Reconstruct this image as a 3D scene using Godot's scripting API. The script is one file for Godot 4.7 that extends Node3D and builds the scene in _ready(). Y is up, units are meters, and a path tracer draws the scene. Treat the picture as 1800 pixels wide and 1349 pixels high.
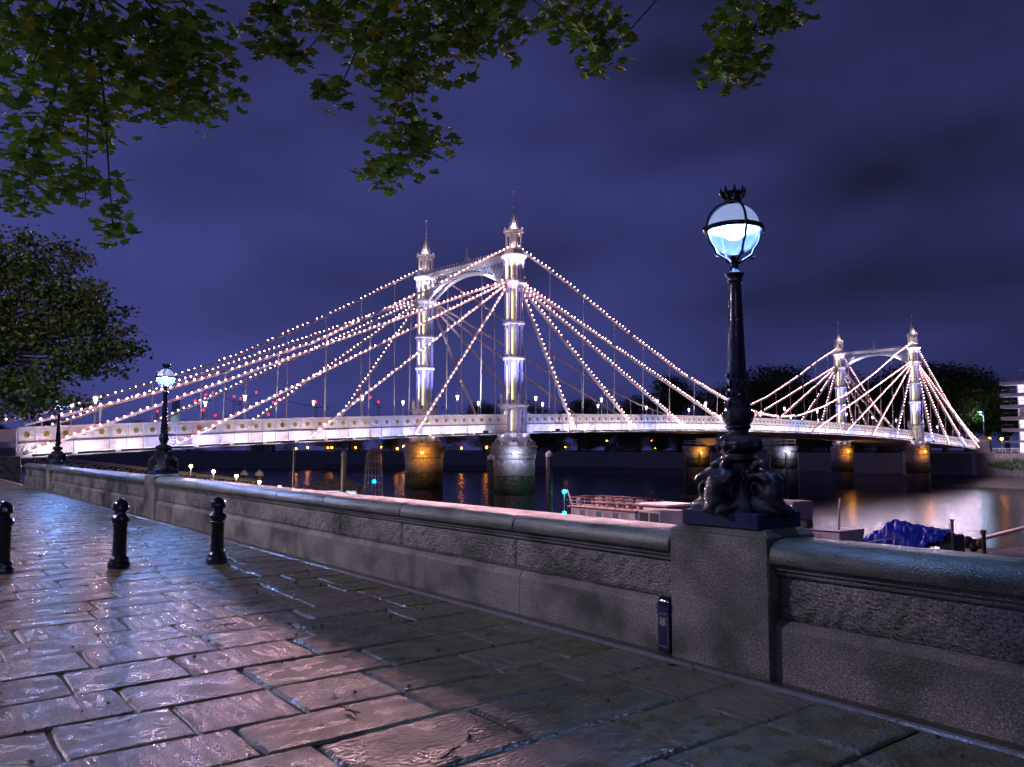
extends Node3D
# Night view from a stone embankment: wet paving, parapet with ornate lamps, a lit suspension bridge over the river.

const WATER := -6.8
const BRIDGE_AT := Vector3(0.186, 0.0, -88.822)
const BX := Vector3(0.7213, 0.0, -0.6926)      # along the bridge, away from the near bank
const WIDE := 16.0
const WALL_AT := Vector3(1.66, 0.0, -6.5)
const WX := Vector3(0.6103, 0.0, 0.7922)       # along the parapet, to the right
var bridge_basis := Basis(BX, Vector3.UP, BX.cross(Vector3.UP))
var wall_basis := Basis(WX, Vector3.UP, WX.cross(Vector3.UP))
var M := {}
var taken := {}
var rng := RandomNumberGenerator.new()

# ---------------------------------------------------------------- helpers
func lin(r: float, g: float, b: float, a := 1.0) -> Color:
	var c := Color(r, g, b).linear_to_srgb()
	c.a = a
	return c

func noise(freq: float, oct := 4, sd := 1, type := FastNoiseLite.TYPE_SIMPLEX_SMOOTH) -> FastNoiseLite:
	var n := FastNoiseLite.new()
	n.noise_type = type
	n.frequency = freq
	n.seed = sd
	n.fractal_octaves = oct
	return n

func ramp(stops: Array) -> Gradient:
	var g := Gradient.new()
	g.offsets = PackedFloat32Array(stops.map(func(s): return s[0]))
	g.colors = PackedColorArray(stops.map(func(s): return s[1]))
	return g

func ntex(freq: float, stops: Array, sd := 1, oct := 5, size := 512) -> NoiseTexture2D:
	var t := NoiseTexture2D.new()
	t.width = size
	t.height = size
	t.seamless = true
	t.noise = noise(freq, oct, sd)
	t.color_ramp = ramp(stops)
	return t

func bump(freq: float, strength: float, sd := 1, oct := 5, size := 512, type := FastNoiseLite.TYPE_SIMPLEX_SMOOTH) -> NoiseTexture2D:
	var t := NoiseTexture2D.new()
	t.width = size
	t.height = size
	t.seamless = true
	t.noise = noise(freq, oct, sd, type)
	t.as_normal_map = true
	t.bump_strength = strength
	return t

func grey(v: float) -> Color:
	return Color(v, v, v)

func mat(c: Color, rough := 0.7, metal := 0.0, spec := 0.5) -> StandardMaterial3D:
	var m := StandardMaterial3D.new()
	m.albedo_color = c
	m.roughness = rough
	m.metallic = metal
	m.metallic_specular = spec
	return m

func tri_tex(m: StandardMaterial3D, scale: float, world := false) -> StandardMaterial3D:
	m.uv1_triplanar = true
	m.uv1_world_triplanar = world
	m.uv1_scale = Vector3.ONE * scale
	return m

func glow(c: Color, e: float) -> StandardMaterial3D:
	var m := mat(Color(0.8, 0.8, 0.8), 0.4)
	m.emission_enabled = true
	m.emission = c
	m.emission_energy_multiplier = e
	return m

func st_new() -> SurfaceTool:
	var st := SurfaceTool.new()
	st.begin(Mesh.PRIMITIVE_TRIANGLES)
	return st

func q(st: SurfaceTool, a: Vector3, b: Vector3, c: Vector3, d: Vector3) -> void:  # counter-clockwise seen from outside
	for p in [a, c, b, a, d, c]:
		st.add_vertex(p)

func t3(st: SurfaceTool, a: Vector3, b: Vector3, c: Vector3) -> void:
	for p in [a, c, b]:
		st.add_vertex(p)

func box(st: SurfaceTool, at: Vector3, size: Vector3, turn := Basis.IDENTITY) -> void:
	st.set_smooth_group(-1)
	var h := size * 0.5
	var p := []
	for k in 8:
		p.append(at + turn * Vector3(h.x if k & 1 else -h.x, h.y if k & 2 else -h.y, h.z if k & 4 else -h.z))
	q(st, p[4], p[5], p[7], p[6]); q(st, p[1], p[0], p[2], p[3]); q(st, p[5], p[1], p[3], p[7])
	q(st, p[0], p[4], p[6], p[2]); q(st, p[6], p[7], p[3], p[2]); q(st, p[0], p[1], p[5], p[4])

func bbox(st: SurfaceTool, at: Vector3, size: Vector3, b: float, turn := Basis.IDENTITY) -> void:  # box with chamfered edges
	st.set_smooth_group(-1)
	var h := size * 0.5
	for ax in 3:
		for s in [-1.0, 1.0]:
			var u := (ax + 1) % 3
			var w := (ax + 2) % 3
			var face := []
			for k in [[-1, -1], [1, -1], [1, 1], [-1, 1]]:
				var v := Vector3.ZERO
				v[ax] = s * h[ax]; v[u] = k[0] * (h[u] - b); v[w] = k[1] * (h[w] - b)
				face.append(at + turn * v)
			if s < 0: face.reverse()
			q(st, face[0], face[1], face[2], face[3])
	for ax in 3:
		var u := (ax + 1) % 3
		var w := (ax + 2) % 3
		for k in [[-1, -1], [1, -1], [1, 1], [-1, 1]]:
			var e := []
			for s in [[-1, 0], [1, 0], [1, 1], [-1, 1]]:
				var v := Vector3.ZERO
				v[ax] = s[0] * (h[ax] - b)
				v[u] = k[0] * (h[u] - (b if s[1] else 0.0)); v[w] = k[1] * (h[w] - (0.0 if s[1] else b))
				e.append(at + turn * v)
			if k[0] * k[1] < 0: e.reverse()
			q(st, e[0], e[1], e[2], e[3])
	for s in 8:
		var g := Vector3(1.0 if s & 1 else -1.0, 1.0 if s & 2 else -1.0, 1.0 if s & 4 else -1.0)
		var c := []
		for ax in 3:
			var v := Vector3(g.x * (h.x - b), g.y * (h.y - b), g.z * (h.z - b))
			v[ax] = g[ax] * h[ax]
			c.append(at + turn * v)
		if g.x * g.y * g.z > 0: t3(st, c[0], c[1], c[2])
		else: t3(st, c[0], c[2], c[1])

func lathe(st: SurfaceTool, prof: Array, sides := 16, at := Vector3.ZERO, smooth := true, flute := 0.0) -> void:  # prof of [r, y] from bottom to top
	st.set_smooth_group(0 if smooth else -1)
	for i in prof.size() - 1:
		for k in sides:
			var pts := []
			for c in [[i, k], [i, k + 1], [i + 1, k + 1], [i + 1, k]]:
				var an: float = TAU * c[1] / sides
				var r: float = prof[c[0]][0] * (1.0 - (flute if c[1] % 2 else 0.0))
				pts.append(at + Vector3(cos(an) * r, prof[c[0]][1], -sin(an) * r))
			if prof[i][0] < 1e-5: t3(st, pts[0], pts[2], pts[3])
			elif prof[i + 1][0] < 1e-5: t3(st, pts[0], pts[1], pts[2])
			else: q(st, pts[0], pts[1], pts[2], pts[3])

func tube(st: SurfaceTool, pts: Array, radii: Array, sides := 6, cap := true, squash := 1.0) -> void:
	st.set_smooth_group(0)
	var n := pts.size()
	var up := Vector3.UP
	var rings := []
	for i in n:
		var d: Vector3 = (pts[mini(i + 1, n - 1)] - pts[maxi(i - 1, 0)]).normalized()
		if i == 0 and absf(d.dot(up)) > 0.95: up = Vector3.RIGHT
		var side := d.cross(up).normalized()
		up = side.cross(d).normalized()
		var r: float = radii[i] if radii.size() > 1 else radii[0]
		var ring := []
		for k in sides:
			var an := TAU * k / sides
			ring.append(pts[i] + side * cos(an) * r + up * sin(an) * r * squash)
		rings.append(ring)
	for i in n - 1:
		for k in sides:
			var k2 := (k + 1) % sides
			q(st, rings[i][k2], rings[i][k], rings[i + 1][k], rings[i + 1][k2])
	if cap:
		for k in sides:
			t3(st, pts[0], rings[0][k], rings[0][(k + 1) % sides])
			t3(st, pts[n - 1], rings[n - 1][(k + 1) % sides], rings[n - 1][k])

func bar(st: SurfaceTool, a: Vector3, b: Vector3, r: float, sides := 6) -> void:
	tube(st, [a, b], [r, r], sides)

func extrude(st: SurfaceTool, prof: Array, x0: float, x1: float, smooth := false) -> void:  # prof of [z, y], counter-clockwise seen from +x; swept along x
	st.set_smooth_group(0 if smooth else -1)
	var n := prof.size()
	var e := 0.006
	var cz := 0.0
	var cy := 0.0
	for p in prof: cz += p[0] / n; cy += p[1] / n
	var xs := [x0, x0 + e, x0 + 3.0 * e, x1 - 3.0 * e, x1 - e, x1]
	var f := [0.97, 0.997, 1.0, 1.0, 0.997, 0.97]
	var P := func(i, k): return Vector3(xs[i], cy + (prof[k % n][1] - cy) * f[i], cz + (prof[k % n][0] - cz) * f[i])
	for i in 5:
		for k in n:
			q(st, P.call(i, k), P.call(i, k + 1), P.call(i + 1, k + 1), P.call(i + 1, k))
	st.set_smooth_group(-1)
	for k in n:
		t3(st, Vector3(xs[0], cy, cz), P.call(0, k + 1), P.call(0, k))
		t3(st, Vector3(xs[5], cy, cz), P.call(5, k), P.call(5, k + 1))

func ball(st: SurfaceTool, at: Vector3, r: Vector3, sides := 8, rings := 6) -> void:
	var prof := []
	for i in rings + 1:
		var an := PI * i / rings - PI / 2
		prof.append([cos(an) if i > 0 and i < rings else 0.0, sin(an)])
	st.set_smooth_group(0)
	for i in rings:
		for k in sides:
			var pts := []
			for c in [[i, k], [i, k + 1], [i + 1, k + 1], [i + 1, k]]:
				var an: float = TAU * c[1] / sides
				pts.append(at + Vector3(cos(an) * prof[c[0]][0] * r.x, prof[c[0]][1] * r.y, -sin(an) * prof[c[0]][0] * r.z))
			if i == 0: t3(st, pts[0], pts[2], pts[3])
			elif i == rings - 1: t3(st, pts[0], pts[1], pts[2])
			else: q(st, pts[0], pts[1], pts[2], pts[3])

func mesh_of(st: SurfaceTool) -> ArrayMesh:
	st.generate_normals()
	return st.commit()

func put(called: String, mesh: Mesh, m: Material, parent: Node = self, at := Transform3D.IDENTITY) -> MeshInstance3D:
	var o := MeshInstance3D.new()
	o.name = numbered(called) if parent == self else called
	o.mesh = mesh
	o.material_override = m
	parent.add_child(o, true)
	o.transform = at
	return o

func obj(called: String, st: SurfaceTool, m: Material, parent: Node = self, at := Transform3D.IDENTITY) -> MeshInstance3D:
	return put(called, mesh_of(st), m, parent, at)

func numbered(called: String) -> String:
	taken[called] = taken.get(called, -1) + 1
	return called if taken[called] == 0 else "%s_%03d" % [called, taken[called]]

func tag(o: Node, label: String, category := "", group := "", kind := "") -> Node:
	if label: o.set_meta("label", label)
	if category: o.set_meta("category", category)
	if group: o.set_meta("group", group)
	if kind: o.set_meta("kind", kind)
	return o

func node(called: String, parent: Node = self, at := Transform3D.IDENTITY) -> Node3D:
	var o := Node3D.new()
	o.name = numbered(called) if parent == self else called
	parent.add_child(o, true)
	o.transform = at
	return o

func thing(called: String, at: Transform3D, label: String, category: String, group := "") -> Node3D:
	var o := node(called, self, at)
	tag(o, label, category, group)
	return o

func copy(o: Node3D, called: String, at: Transform3D, label: String, group := "") -> Node3D:
	var c: Node3D = o.duplicate()
	c.name = numbered(called)
	add_child(c)
	c.transform = at
	c.set_meta("label", label)
	if group: c.set_meta("group", group)
	return c

func omni(parent: Node, at: Vector3, c: Color, e: float, size := 0.1) -> OmniLight3D:
	var l := OmniLight3D.new()
	l.name = "lamp_light"
	l.light_color = c
	l.light_energy = e
	l.light_size = size
	l.omni_range = 400.0
	l.omni_attenuation = 2.0
	l.shadow_enabled = true
	parent.add_child(l, true)
	l.position = at
	return l

func spot(parent: Node, at: Vector3, to: Vector3, c: Color, e: float, angle := 35.0) -> SpotLight3D:
	var l := SpotLight3D.new()
	l.name = "flood_light"
	l.light_color = c
	l.light_energy = e
	l.light_size = 0.12
	l.spot_range = 200.0
	l.spot_attenuation = 2.0
	l.spot_angle = angle
	l.spot_angle_attenuation = 0.8
	l.shadow_enabled = true
	parent.add_child(l, true)
	var d := (to - at).normalized()
	l.transform = Transform3D(Basis.looking_at(d, Vector3.RIGHT if absf(d.y) > 0.95 else Vector3.UP), at)
	return l

func strip(parent: Node, at: Vector3, to: Vector3, along: Vector3, size: Vector2, c: Color, e: float) -> AreaLight3D:
	var l := AreaLight3D.new()
	l.name = "strip_light"
	l.light_color = c
	l.light_energy = e
	l.area_size = size
	l.shadow_enabled = true
	parent.add_child(l, true)
	var z := (at - to).normalized()
	var x := (along - z * along.dot(z)).normalized()
	l.transform = Transform3D(Basis(x, z.cross(x), z), at)
	return l

func wall_xf(a: float, h := 0.0, n := 0.0, turn := 0.0) -> Transform3D:  # a metres along the parapet to the left, n metres out from its face over the paving
	return Transform3D(wall_basis * Basis(Vector3.UP, turn), WALL_AT + wall_basis * Vector3(-a, h, n))

func bridge_xf(s: float, h: float, z: float) -> Transform3D:
	return Transform3D(bridge_basis, BRIDGE_AT + bridge_basis * Vector3(s, h, z))

func _ready() -> void:
	rng.seed = 7
	view()
	materials()
	ground()
	river()
	parapet()
	bridge()
	far_bank()
	lamps()
	small_things()
	near_bank()
	boats()
	trees()

# ---------------------------------------------------------------- camera, sky, exposure
func view() -> void:
	var cam := Camera3D.new()
	cam.name = "camera"
	add_child(cam)
	cam.fov = 50.83
	cam.near = 0.05
	cam.far = 3000.0
	cam.transform = Transform3D(Basis(Vector3.RIGHT, atan(116.0 / 1420.0)), Vector3(0, 1.65, 0))
	cam.current = true
	var env := Environment.new()
	env.background_mode = Environment.BG_SKY
	env.tonemap_mode = Environment.TONE_MAPPER_LINEAR
	env.tonemap_exposure = 1.0
	env.sdfgi_enabled = true
	env.ssao_enabled = true
	env.ssil_enabled = true
	var w := 512
	var h := 256
	var im := Image.create(w, h, false, Image.FORMAT_RGBF)
	var n1 := noise(1.3, 5, 11)
	var n2 := noise(3.0, 4, 5)
	for y in h:
		for x in w:
			var el := PI * (0.5 - (y + 0.5) / h)
			var az := TAU * (0.5 - (x + 0.5) / w)     # 0 is straight ahead, negative to the left
			var d := Vector3(sin(az) * cos(el), sin(el), -cos(az) * cos(el))
			var cloud := n1.get_noise_3d(d.x * 1.6, d.y * 4.5, d.z * 1.6) * 0.75 + n2.get_noise_3d(d.x * 1.6, d.y * 5.0, d.z * 1.6) * 0.25
			var city := 0.5 - 0.5 * sin(clampf(az * 1.5, -PI / 2, PI / 2)) if absf(az) < 1.8 else 0.5 - 0.5 * sin(clampf((PI * signf(az) - az) * 1.2, -PI / 2, PI / 2))     # the city's glow lies to the left
			var up := clampf(sin(maxf(el, 0.0)), 0.0, 1.0)
			var t := clampf(0.04 + 0.92 * city * (1.0 - 0.95 * up) + 0.40 * cloud, 0.0, 1.0)
			var c := Color(0.0105, 0.0120, 0.034).lerp(Color(0.068, 0.076, 0.315), t)
			im.set_pixel(x, y, c)
	var pano := PanoramaSkyMaterial.new()
	pano.panorama = ImageTexture.create_from_image(im)
	var sky := Sky.new()
	sky.sky_material = pano
	env.sky = sky
	env.background_energy_multiplier = 1.0
	var we := WorldEnvironment.new()
	we.name = "environment"
	we.environment = env
	add_child(we)

# ---------------------------------------------------------------- materials
func materials() -> void:
	# wet riven paving stone, four tones
	var rough := ntex(0.006, [[0.0, grey(0.14)], [0.36, grey(0.22)], [0.46, grey(0.32)], [0.60, grey(0.40)], [1.0, grey(0.52)]], 3, 4)
	var riven := bump(0.035, 5.0, 8, 5, 1024)
	var tones := [[0.112, 0.090, 0.050], [0.092, 0.082, 0.040], [0.128, 0.100, 0.058], [0.098, 0.088, 0.038]]
	for k in 4:
		var m := mat(Color.WHITE, 1.0)
		var c: Array = tones[k]
		m.albedo_texture = ntex(0.01, [[0.2, lin(c[0] * 0.6, c[1] * 0.6, c[2] * 0.62)], [0.5, lin(c[0], c[1], c[2])], [0.8, lin(c[0] * 1.25, c[1] * 1.2, c[2] * 1.15)]], 20 + k, 5)
		m.roughness_texture = rough
		m.normal_enabled = true
		m.normal_texture = riven
		m.normal_scale = [0.75, 0.9, 1.0, 0.7][k]
		if k == 2: m.uv1_scale = Vector3(0.7, 6.0, 1.0)      # sawn stone, fine parallel tool marks
		if k == 3: m.uv1_scale = Vector3(1.9, 1.9, 1.0)
		M["slab%d" % k] = m
	var mo := mat(lin(0.022, 0.02, 0.018), 0.75)
	mo.normal_enabled = true
	mo.normal_texture = bump(0.05, 8.0, 4)
	M.mortar = tri_tex(mo, 1.5, true)
	# granite of the parapet
	var gr := mat(Color.WHITE, 0.62)
	gr.albedo_texture = ntex(0.09, [[0.15, lin(0.07, 0.068, 0.055)], [0.42, lin(0.19, 0.185, 0.155)], [0.60, lin(0.27, 0.265, 0.23)], [0.82, lin(0.58, 0.56, 0.50)]], 31, 3)
	gr.normal_enabled = true
	gr.normal_texture = bump(0.14, 5.0, 32)
	gr.detail_enabled = true
	gr.detail_blend_mode = BaseMaterial3D.BLEND_MODE_MUL
	gr.detail_albedo = ntex(0.008, [[0.22, lin(0.20, 0.23, 0.17)], [0.42, lin(0.62, 0.63, 0.56)], [0.55, lin(0.95, 0.93, 0.9)], [0.8, Color.WHITE]], 33, 5)
	gr.detail_uv_layer = BaseMaterial3D.DETAIL_UV_2
	gr.uv2_triplanar = true
	gr.uv2_world_triplanar = true
	gr.uv2_scale = Vector3.ONE * 0.35
	M.granite = tri_tex(gr, 1.2, true)
	var cp: StandardMaterial3D = gr.duplicate()
	cp.roughness = 0.34
	cp.albedo_texture = ntex(0.10, [[0.15, lin(0.05, 0.06, 0.04)], [0.42, lin(0.17, 0.19, 0.145)], [0.65, lin(0.27, 0.29, 0.24)], [0.85, lin(0.5, 0.5, 0.45)]], 35, 3)
	M.coping = cp
	var rk: StandardMaterial3D = gr.duplicate()
	rk.normal_texture = bump(0.05, 13.0, 36, 5)
	rk.normal_scale = 1.4
	M.rock = rk
	var gu := mat(lin(0.07, 0.065, 0.055), 0.3)
	gu.normal_enabled = true
	gu.normal_texture = bump(0.04, 4.0, 37)
	M.gutter = tri_tex(gu, 0.9, true)
	var ed := mat(lin(0.16, 0.155, 0.15), 0.22)
	ed.normal_enabled = true
	ed.normal_texture = bump(0.05, 4.0, 38)
	M.edging = tri_tex(ed, 1.4, true)
	# cast iron, thick black gloss paint
	var ir := mat(lin(0.006, 0.007, 0.012), 0.12, 0.0, 0.6)
	ir.normal_enabled = true
	ir.normal_texture = bump(0.04, 1.6, 40, 2)
	M.iron = tri_tex(ir, 3.0)
	var fi: StandardMaterial3D = ir.duplicate()
	fi.normal_texture = bump(0.05, 11.0, 41, 2, 512, FastNoiseLite.TYPE_CELLULAR)
	fi.roughness = 0.13
	M.fish = tri_tex(fi, 4.5)
	M.blue_iron = mat(lin(0.015, 0.02, 0.07), 0.35)
	M.steel = mat(lin(0.35, 0.35, 0.38), 0.45, 0.6)
	# bridge paint
	M.pink = paint(0.70, 0.60, 0.66)
	M.white = paint(0.76, 0.74, 0.76)
	M.blue = paint(0.36, 0.38, 0.74)
	M.cream = paint(0.77, 0.73, 0.56)
	M.pale_blue = paint(0.62, 0.66, 0.80)
	M.cable = paint(0.58, 0.52, 0.56)
	M.gold = mat(lin(0.30, 0.27, 0.06), 0.45, 0.2)
	M.dark_trim = mat(lin(0.08, 0.08, 0.09), 0.6)
	M.fixture = mat(lin(0.05, 0.05, 0.055), 0.5)
	M.deck_under = paint(0.60, 0.58, 0.60)
	M.asphalt = mat(lin(0.045, 0.045, 0.048), 0.6)
	var ps := mat(Color.WHITE, 0.75)
	ps.albedo_texture = ntex(0.02, [[0.2, lin(0.30, 0.28, 0.26)], [0.5, lin(0.50, 0.48, 0.46)], [0.8, lin(0.60, 0.58, 0.57)]], 51, 5)
	ps.normal_enabled = true
	ps.normal_texture = bump(0.03, 4.0, 52)
	M.pier = tri_tex(ps, 0.25)
	var al: StandardMaterial3D = ps.duplicate()
	al.albedo_texture = ntex(0.02, [[0.2, lin(0.018, 0.02, 0.014)], [0.5, lin(0.05, 0.065, 0.028)], [0.62, lin(0.09, 0.12, 0.04)], [0.8, lin(0.16, 0.16, 0.11)]], 53, 5)
	al.roughness = 0.5
	M.algae = al
	var dk: StandardMaterial3D = ps.duplicate()
	dk.albedo_texture = ntex(0.02, [[0.2, lin(0.02, 0.02, 0.018)], [0.5, lin(0.05, 0.048, 0.042)], [0.8, lin(0.09, 0.085, 0.075)]], 54, 5)
	dk.roughness = 0.5
	M.wet_stone = dk
	var bs: StandardMaterial3D = ps.duplicate()
	bs.albedo_texture = ntex(0.02, [[0.2, lin(0.10, 0.10, 0.08)], [0.5, lin(0.22, 0.21, 0.19)], [0.8, lin(0.30, 0.29, 0.27)]], 56, 5)
	M.bank_stone = tri_tex(bs, 0.15, true)
	M.bulb = glow(Color(1.0, 0.74, 0.74), 22.0)
	M.led = glow(Color(0.95, 0.95, 1.0), 3.0)
	M.led_warm = glow(Color(1.0, 0.93, 0.75), 3.0)
	M.lantern = glow(Color(1.0, 0.84, 0.78), 7.0)
	M.amber = glow(Color(1.0, 0.60, 0.16), 40.0)
	M.white_lamp = glow(Color(0.85, 0.90, 1.0), 40.0)
	M.warm_lamp = glow(Color(1.0, 0.88, 0.55), 60.0)
	M.red_lamp = glow(Color(1.0, 0.03, 0.05), 25.0)
	M.teal_lamp = glow(Color(0.0, 0.85, 0.8), 30.0)
	var wa := mat(lin(0.012, 0.013, 0.016), 0.22, 0.0, 0.5)
	wa.normal_enabled = true
	var wn := bump(0.012, 3.0, 61, 4, 1024)
	wa.normal_texture = wn
	wa.normal_scale = 0.55
	wa.uv1_triplanar = true
	wa.uv1_world_triplanar = true
	wa.uv1_scale = Vector3(0.035, 0.035, 0.12)
	M.water = wa
	var mu := mat(Color.WHITE, 0.5)
	mu.albedo_texture = ntex(0.02, [[0.2, lin(0.05, 0.042, 0.035)], [0.5, lin(0.11, 0.09, 0.075)], [0.8, lin(0.20, 0.17, 0.145)]], 63, 6)
	mu.normal_enabled = true
	mu.normal_texture = bump(0.03, 10.0, 64, 6)
	M.mud = tri_tex(mu, 0.12, true)
	M.grass = mat(lin(0.05, 0.11, 0.02), 0.8)
	M.bark = tri_tex(mat(lin(0.07, 0.06, 0.045), 0.9), 2.0)
	var lf := mat(Color.WHITE, 0.5)
	lf.vertex_color_use_as_albedo = true
	lf.backlight_enabled = true
	lf.backlight = lin(0.10, 0.16, 0.02)
	M.leaf = lf
	M.far_leaf = mat(lin(0.045, 0.06, 0.03), 0.8)

func paint(r: float, g: float, b: float) -> StandardMaterial3D:
	var m := mat(Color.WHITE, 0.5)
	m.albedo_texture = ntex(0.02, [[0.15, lin(r * 0.84, g * 0.83, b * 0.82)], [0.4, lin(r, g, b)], [1.0, lin(r, g, b)]], int(r * 1000), 5, 256)
	return tri_tex(m, 0.3)

# ---------------------------------------------------------------- pavement
func slab_mesh(sd: int) -> ArrayMesh:   # unit slab, worn round edges, uneven top
	var r := RandomNumberGenerator.new()
	r.seed = 100 + sd
	var st := st_new()
	st.set_smooth_group(0)
	var nx := 4
	var P := []
	var uo := Vector2(r.randf(), r.randf())
	var du := r.randf_range(0.35, 0.5)
	for j in nx + 1:
		for i in nx + 1:
			var u := float(i) / nx
			var v := float(j) / nx
			u = [0.0, 0.03, 0.5, 0.97, 1.0][i]
			v = [0.0, 0.025, 0.5, 0.975, 1.0][j]
			var edge := i == 0 or j == 0 or i == nx or j == nx
			var y := -0.022 if edge else r.randf_range(-0.004, 0.003)
			var wob := 0.012
			var off := Vector2(r.randf_range(-wob, wob), r.randf_range(-wob, wob))
			var nrm := Vector3(r.randf_range(-0.012, 0.012), 1.0, r.randf_range(-0.012, 0.012))
			if edge: nrm += Vector3(signf(u - 0.5) * 0.7 if i == 0 or i == nx else 0.0, 0, signf(v - 0.5) * 0.7 if j == 0 or j == nx else 0.0)
			P.append([Vector3(u - 0.5 + off.x, y, v - 0.5 + off.y), uo + Vector2(u, v) * du, nrm.normalized()])
	for j in nx:
		for i in nx:
			var a: int = j * (nx + 1) + i
			for k in [a, a + 1, a + nx + 2, a, a + nx + 2, a + nx + 1]:
				st.set_uv(P[k][1])
				st.set_normal(P[k][2])
				st.add_vertex(P[k][0])
	st.generate_tangents()
	return st.commit()

func ground() -> void:
	var pave := tag(node("pavement", self, wall_xf(0)), "wet riven stone paving along the parapet", "", "", "structure") as Node3D
	var st := st_new()
	box(st, Vector3(-20, -0.175, 4.6), Vector3(64, 0.3, 8.6))
	obj("mortar_bed", st, M.mortar, pave)
	var meshes := []
	for k in 10: meshes.append(slab_mesh(k))
	var slabs := []
	var a := -6.0
	while a < 46.0:
		var w := rng.randf_range(0.54, 0.72)
		var n := 0.365 - rng.randf_range(0.0, 0.02)
		var first := true
		while n < 8.4:
			var len := rng.randf_range(0.62, 1.25)
			if first: len = rng.randf_range(0.45, 1.0)
			first = false
			var tilt := Basis.from_euler(Vector3(rng.randfn(0, 0.006), 0, rng.randfn(0, 0.006)))
			var xf := Transform3D(tilt * Basis.from_scale(Vector3(w - 0.019, 1.0, len - 0.019)), Vector3(-(a + w / 2), rng.randf_range(-0.004, 0.004), n + len / 2))
			if rng.randf() < 0.5: xf.basis = xf.basis * Basis(Vector3.UP, PI)
			slabs.append([xf, rng.randi() % 10, rng.randi() % 4])
			n += len
		a += w
	var cam := get_node("camera") as Camera3D
	var near := []
	for k in slabs.size():
		var p: Vector3 = pave.transform * slabs[k][0].origin - cam.position
		var f := -p.z
		var seen: bool = f > 3.2 and absf(p.x) / f < 0.72
		near.append([p.length() + (0.0 if seen else 1000.0), k])
	near.sort()
	var rest := st_new()
	for i in near.size():
		var s: Array = slabs[near[i][1]]
		if i < 290:
			put("slab", meshes[s[1]], M["slab%d" % s[2]], pave, s[0])
		else:
			rest.append_from(meshes[s[1]], 0, s[0])
	var o := put("distant_slabs", rest.commit(), M.slab1, pave)
	tag(o, "", "", "", "stuff")
	# drainage channel and its stone edging
	st = st_new()
	box(st, Vector3(-20, -0.11, 0.15), Vector3(64, 0.14, 0.32))
	obj("gutter", st, M.gutter, pave)
	var x := -44.0
	while x < 8.0:
		var l := rng.randf_range(0.9, 1.5)
		st = st_new()
		extrude(st, [[0.36, -0.06], [0.36, -0.004], [0.345, 0.008], [0.30, 0.008], [0.282, -0.008], [0.278, -0.06]], x, x + l - 0.006, false)
		obj("edging_stone", st, M.edging, pave)
		x += l
	# the road behind the footway, a kerb step lower
	st = st_new()
	box(st, Vector3(-20, -0.06, 9.05), Vector3(64, 0.12, 0.28))
	tag(obj("kerb", st, M.granite, self, wall_xf(0)), "", "", "", "structure")
	st = st_new()
	box(st, Vector3(-20, -0.22, 16.2), Vector3(90, 0.2, 14.0))
	tag(obj("road", st, M.asphalt, self, wall_xf(0)), "", "", "", "structure")
	st = st_new()
	box(st, Vector3(-20, -4.5, 9.0), Vector3(110, 8.3, 18.9))
	tag(obj("embankment", st, M.wet_stone, self, wall_xf(0)), "", "", "", "structure")

func river() -> void:
	var st := st_new()
	st.set_smooth_group(0)
	q(st, Vector3(-900, WATER, 60), Vector3(900, WATER, 60), Vector3(900, WATER, -900), Vector3(-900, WATER, -900))
	tag(obj("river_water", st, M.water), "", "", "", "structure")

# ---------------------------------------------------------------- parapet
func rock_face(x0: float, x1: float, y0: float, y1: float, z: float, sd: int) -> SurfaceTool:
	var st := st_new()
	st.set_smooth_group(0)
	var nx := int((x1 - x0) / 0.035)
	var ny := 10
	var nz := noise(7.0, 4, sd)
	var F := func(i, j):
		var x := lerpf(x0, x1, float(i) / nx)
		var y := lerpf(y0, y1, float(j) / ny)
		var e := minf(minf(x - x0, x1 - x), minf(y - y0, y1 - y))
		return Vector3(x, y, z - 0.02 + (nz.get_noise_2d(x * 1.3, y * 1.6) * 0.022 + 0.02) * clampf(e / 0.03, 0.0, 1.0))
	for i in nx:
		for j in ny:
			q(st, F.call(i, j), F.call(i + 1, j), F.call(i + 1, j + 1), F.call(i, j + 1))
	return st

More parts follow.
